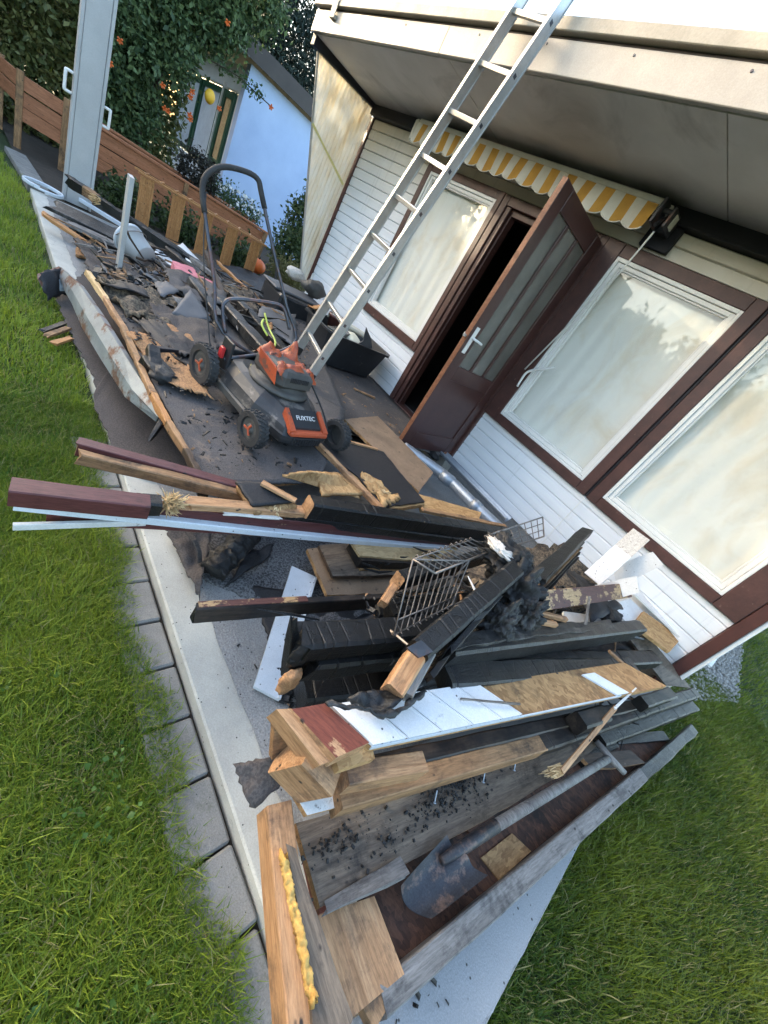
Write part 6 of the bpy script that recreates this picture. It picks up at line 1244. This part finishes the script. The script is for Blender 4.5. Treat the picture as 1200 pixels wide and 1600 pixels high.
vt = plant('trumpet_vine', 'big leafy trumpet vine tree with orange flowers beside the green windows', 'tree', (-9.6, 2.6, 0),
    [((-9.7, 1.95, 2.2), (.6, .5, .7)), ((-9.5, 2.5, 2.75), (.6, .6, .5)), ((-9.9, 2.6, 3.3), (1, 1.1, .6)), ((-9.5, 1.75, 1.5), (.45, .4, .55)), ((-9.6, 1.9, .95), (.35, .32, .5)), ((-9.3, 2.15, 1.95), (.3, .35, .4))], 24000, .085, (.030, .06, .024), (.14, .20, .08),
    [([(-9.7, 2.05, -.05), (-9.65, 2.0, .8), (-9.7, 2.2, 1.8), (-9.8, 2.5, 2.6)], .08)], clump=.10)
for k, p in enumerate(((-8.9,1.417,1.361), (-8.9,1.486,1.651), (-8.9,2.408,1.604), (-8.9,2.118,1.283), (-8.9,2.163,1.278), (-8.9,2.82,1.711), (-8.9,2.47,1.357), (-8.9,2.042,1.515), (-8.6,3.434,2.146), (-8.9,2.449,1.402), (-8.9,2.418,1.674), (-8.9,2.664,2.638))):
    q = Vector(p); ds = []
    for i in range(5):
        a = i * 1.257 + k; d_ = Vector((.5, math.cos(a) * .6, math.sin(a) * .6 - .3)).normalized(); ds.append(tube_data([q, q + d_ * .035, q + d_ * .05], .008, 5, rr=[.006, .014, .009]))
    mk('flower', *join(*ds), 'terracotta_orange', vt)
tube('branch', smoothpts([(-8.9,2.576,2.136), (-8.75,2.904,2.187), (-8.65,3.191,2.164), (-8.6,3.422,2.148)]), .008, 'bark', vt)
leaves('branch_leaves', clumps([(-8.9,2.707,2.184), (-8.8,2.824,2.177), (-8.7,2.985,2.197), (-8.65,3.129,2.182), (-8.6,3.229,2.153)], 40, .05), .06, *((.02, .045, .014), (.075, .13, .035)), parent=vt)
plant('conifer', 'dark blue green conifer towering behind the blue gable', 'tree', (-17, 6.6, 0), [((-17, 6.4, 5.6), (1.7, 2.0, 2.2)), ((-17, 6.8, 4.0), (2.0, 2.2, 1.7)), ((-17, 7.6, 3.0), (1.6, 2, 1.4)), ((-16.6, 5.2, 5.4), (1.2, 1.1, 2))], 46000, .17, (.010, .022, .018), (.04, .062, .05), [([(-17, 6.6, 0), (-17, 6.6, 3), (-17, 6.5, 6)], .2)], clump=.2, asp=.25, droop=.6)
plant('bright_tree', 'sunlit yellow green tree far behind the trumpet vine', 'tree', (-19, 3.2, 0), [((-19, 2.8, 4.4), (2.0, 1.9, 2.0)), ((-19, 4.6, 4.8), (1.4, 1.5, 1.7))], 9000, .16, (.06, .10, .02), (.16, .20, .05), [([(-19, 3.2, 0), (-19, 3.2, 4)], .15)], clump=.22)
plant('ivy_bush', 'leafy ivy bush between blue gable and side screen', 'bush', (-8.6, 4.75, 0), [((-8.7, 4.75, .95), (.30, .40, .55)), ((-8.5, 4.6, .45), (.35, .42, .45)), ((-8.8, 4.95, 1.35), (.2, .28, .3))], 5200, .085, (.03, .055, .02), (.11, .15, .06), [([(-8.6, 4.75, -.05), (-8.6, 4.75, .9)], .03)], clump=.08)
plant('grass_clump', 'dry yellow green grass clump under the ivy bush', 'plant', (-7.6, 4.1, 0), [((-7.6, 4.15, .15), (.3, .35, .22))], 1500, .12, (.10, .10, .03), (.22, .20, .08), clump=.07, droop=.8, asp=.15)
wf = plant('white_flower_shrub', 'small white flowering shrub behind the wooden rack', 'shrub', (-8.9,3.339,0.2965), [((-8.9, 3.55, .55), (.3, .42, .22)), ((-8.9, 3.15, .62), (.25, .3, .2))], 2600, .05, (.03, .06, .02), (.10, .15, .05), clump=.07)
q = ell_shell((-8.85, 3.4, .66), (.35, .55, .2), 160, .7); leaves('blossoms', q, .05, (.7, .7, .66), (.85, .85, .82), parent=wf, asp=1.0)
plant('dark_shrub', 'dark purple brown shrub in the raised bed below the vine', 'shrub', (-8.6, 2.65, .5), [((-8.6, 2.65, .78), (.25, .3, .25))], 1600, .06, (.015, .015, .012), (.05, .045, .035), clump=.06)
for k, (p, lb) in enumerate((((-7.3, 2.2, .1), 'low green plant under the left of the wooden rack'), ((-7.4, 3.1, .12), 'low green plant under the right of the wooden rack'), ((-7.2, 1.5, .1), 'low dark plant behind the grey profile'))):
    plant('bed_plant', lb, 'plant', p, [(p, (.22, .3, .2))], 1200, .07, (.02, .035, .012), (.08, .12, .04), group='plants in the flower bed', clump=.08)
# off-frame trees: front row mirrored in panes, left row added to block sun
tz = [(-24, -12, 5.0, 2.6), (-20.8, -11.4, 4.7, 2.4), (-17.6, -12, 5.1, 2.5), (-14.4, -11.2, 4.8, 2.4), (-11.0, -11.8, 5.0, 2.5), (-7.6, -11.2, 4.9, 2.4), (-4.0, -11.6, 5.1, 2.5), (-.4, -11.2, 4.9, 2.4), (-18.5, -8.6, 8.8, 2.8), (-18.2, -5.4, 8.4, 2.7), (-17.8, -2.4, 5.3, 2.4), (-17.6, .4, 4.8, 2.1), (-19.5, 2.6, 5.2, 2.2)]
for k, (x_, y_, h_, r_) in enumerate(tz):
    plant('garden_tree', 'broad green garden tree off frame, mirrored in the panes or added to block sun', 'tree', (x_, y_, -.07), [((x_, y_, h_ * .56), (r_ * .8, r_ * .8, h_ * .40)), ((x_ + .8, y_ - .4, h_ * .42), (r_ * .75, r_ * .7, h_ * .36)), ((x_ - .8, y_ + .3, h_ * .38), (r_ * .75, r_ * .7, h_ * .34))], 11000, .30, (.025, .045, .012), (.08, .11, .03), [([(x_, y_, -.07), (x_ + .1, y_, 1.2), (x_, y_, h_ * .6)], .14)], 'trees across the lawn', clump=.22, inner=.25)

# ================================================================== grass
def blades(name, label, fx, n, hmin, hmax, wd, light_tone):
    x_, y_ = fx(n); n = len(x_)
    ph = rng.uniform(0, 2 * np.pi, n); lean = rng.uniform(.15, 1.0, n); h = rng.uniform(hmin, hmax, n) * np.where(rng.random(n) < .08, 1.5, 1)
    pn = np.array([noise.noise(Vector((a * 2.2, b * 2.2, 1))) + .6 * noise.noise(Vector((a * 7, b * 7, 5))) for a, b in zip(x_, y_)])
    h *= 1 + .35 * pn; w_ = wd * rng.uniform(.6, 1.4, n)
    dx, dy = np.cos(ph), np.sin(ph); sx_, sy_ = -dy, dx; z0 = np.full(n, -.068)
    def pt(t, s, k): return np.stack([x_ + dx * h * lean * t ** 1.6 + sx_ * w_ * s * k, y_ + dy * h * lean * t ** 1.6 + sy_ * w_ * s * k, z0 + h * t * (1 - .35 * lean * t)], 1)
    V = np.stack([pt(0, -1, .5), pt(0, 1, .5), pt(.55, 1, .45), pt(.55, -1, .45), pt(1, 0, 0)], 1).reshape(-1, 3)
    i = np.arange(n)[:, None] * 5; Q = i + [0, 1, 2, 3]; T = i + [3, 2, 4]
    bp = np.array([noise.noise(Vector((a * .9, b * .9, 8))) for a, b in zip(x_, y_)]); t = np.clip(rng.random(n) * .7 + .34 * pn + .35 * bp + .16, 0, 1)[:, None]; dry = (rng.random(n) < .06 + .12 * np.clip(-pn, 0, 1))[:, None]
    col = np.array([.055, .125, .012]) * (1 - t) + np.array([.27, .33, .032]) * t; col = col * light_tone; col = np.where(dry, np.array([.26, .24, .10]), col)  # blade colour scaled lighter left, darker right, painting in light and shade
    col = np.repeat(col, 5, 0)
    return fast_mesh(name, V, Q, 'grass', col, 'stuff', label, tris=T)
def left_near(n): 
    x_ = .6 - 2.9 * rng.random(n) ** 1.15; y_ = rng.uniform(-.75, .48, n)
    k = (y_ < .398 + .065 * np.clip((-1.45 - x_) / .5, 0, 1) + .02 * np.sin(x_ * 9) + .012 * np.sin(x_ * 31) + rng.normal(0, .014, n)) & (y_ > -.25 + .30 * (x_ + .2)); return x_[k], y_[k]
def left_far(n):
    x_ = -2.2 - 7.6 * rng.random(n) ** 1.4; y_ = rng.uniform(-1.6, .50, n); k = (y_ < .458 + .02 * np.sin(x_ * 9) + rng.normal(0, .015, n) - np.clip(-x_ - 6.3, 0, 9) * .12); return x_[k], y_[k]
def right_near(n):
    x_ = .555 + 2.0 * rng.random(n) ** 1.3; y_ = .2 + 4.6 * rng.random(n); return x_, y_
def right_far(n):
    x_ = .6 + 3.6 * rng.random(n); y_ = 3.0 + 7 * rng.random(n); k = ~((x_ < 1.1) & (y_ > 3.4) & (x_ < .62 + (y_ - 3.6) * .42)); return x_[k], y_[k]
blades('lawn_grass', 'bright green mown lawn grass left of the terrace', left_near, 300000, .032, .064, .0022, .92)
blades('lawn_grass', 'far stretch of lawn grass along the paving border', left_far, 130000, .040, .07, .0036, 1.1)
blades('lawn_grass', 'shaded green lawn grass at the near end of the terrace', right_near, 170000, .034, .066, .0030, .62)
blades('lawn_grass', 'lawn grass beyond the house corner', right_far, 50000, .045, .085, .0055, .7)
# clover among the near grass
n = 1500; x_ = rng.uniform(-.75, .2, n); y_ = rng.uniform(-.15, .30, n); k = np.array([noise.noise(Vector((a * 4, b * 4, 3))) > .05 for a, b in zip(x_, y_)]); x_, y_ = x_[k], y_[k]
leaves('clover', np.stack([x_, y_, rng.uniform(-.045, -.02, len(x_))], 1), .016, (.05, .11, .02), (.12, .2, .04), kind='stuff', label='small round clover leaves in the near lawn', asp=.95, droop=-.2)
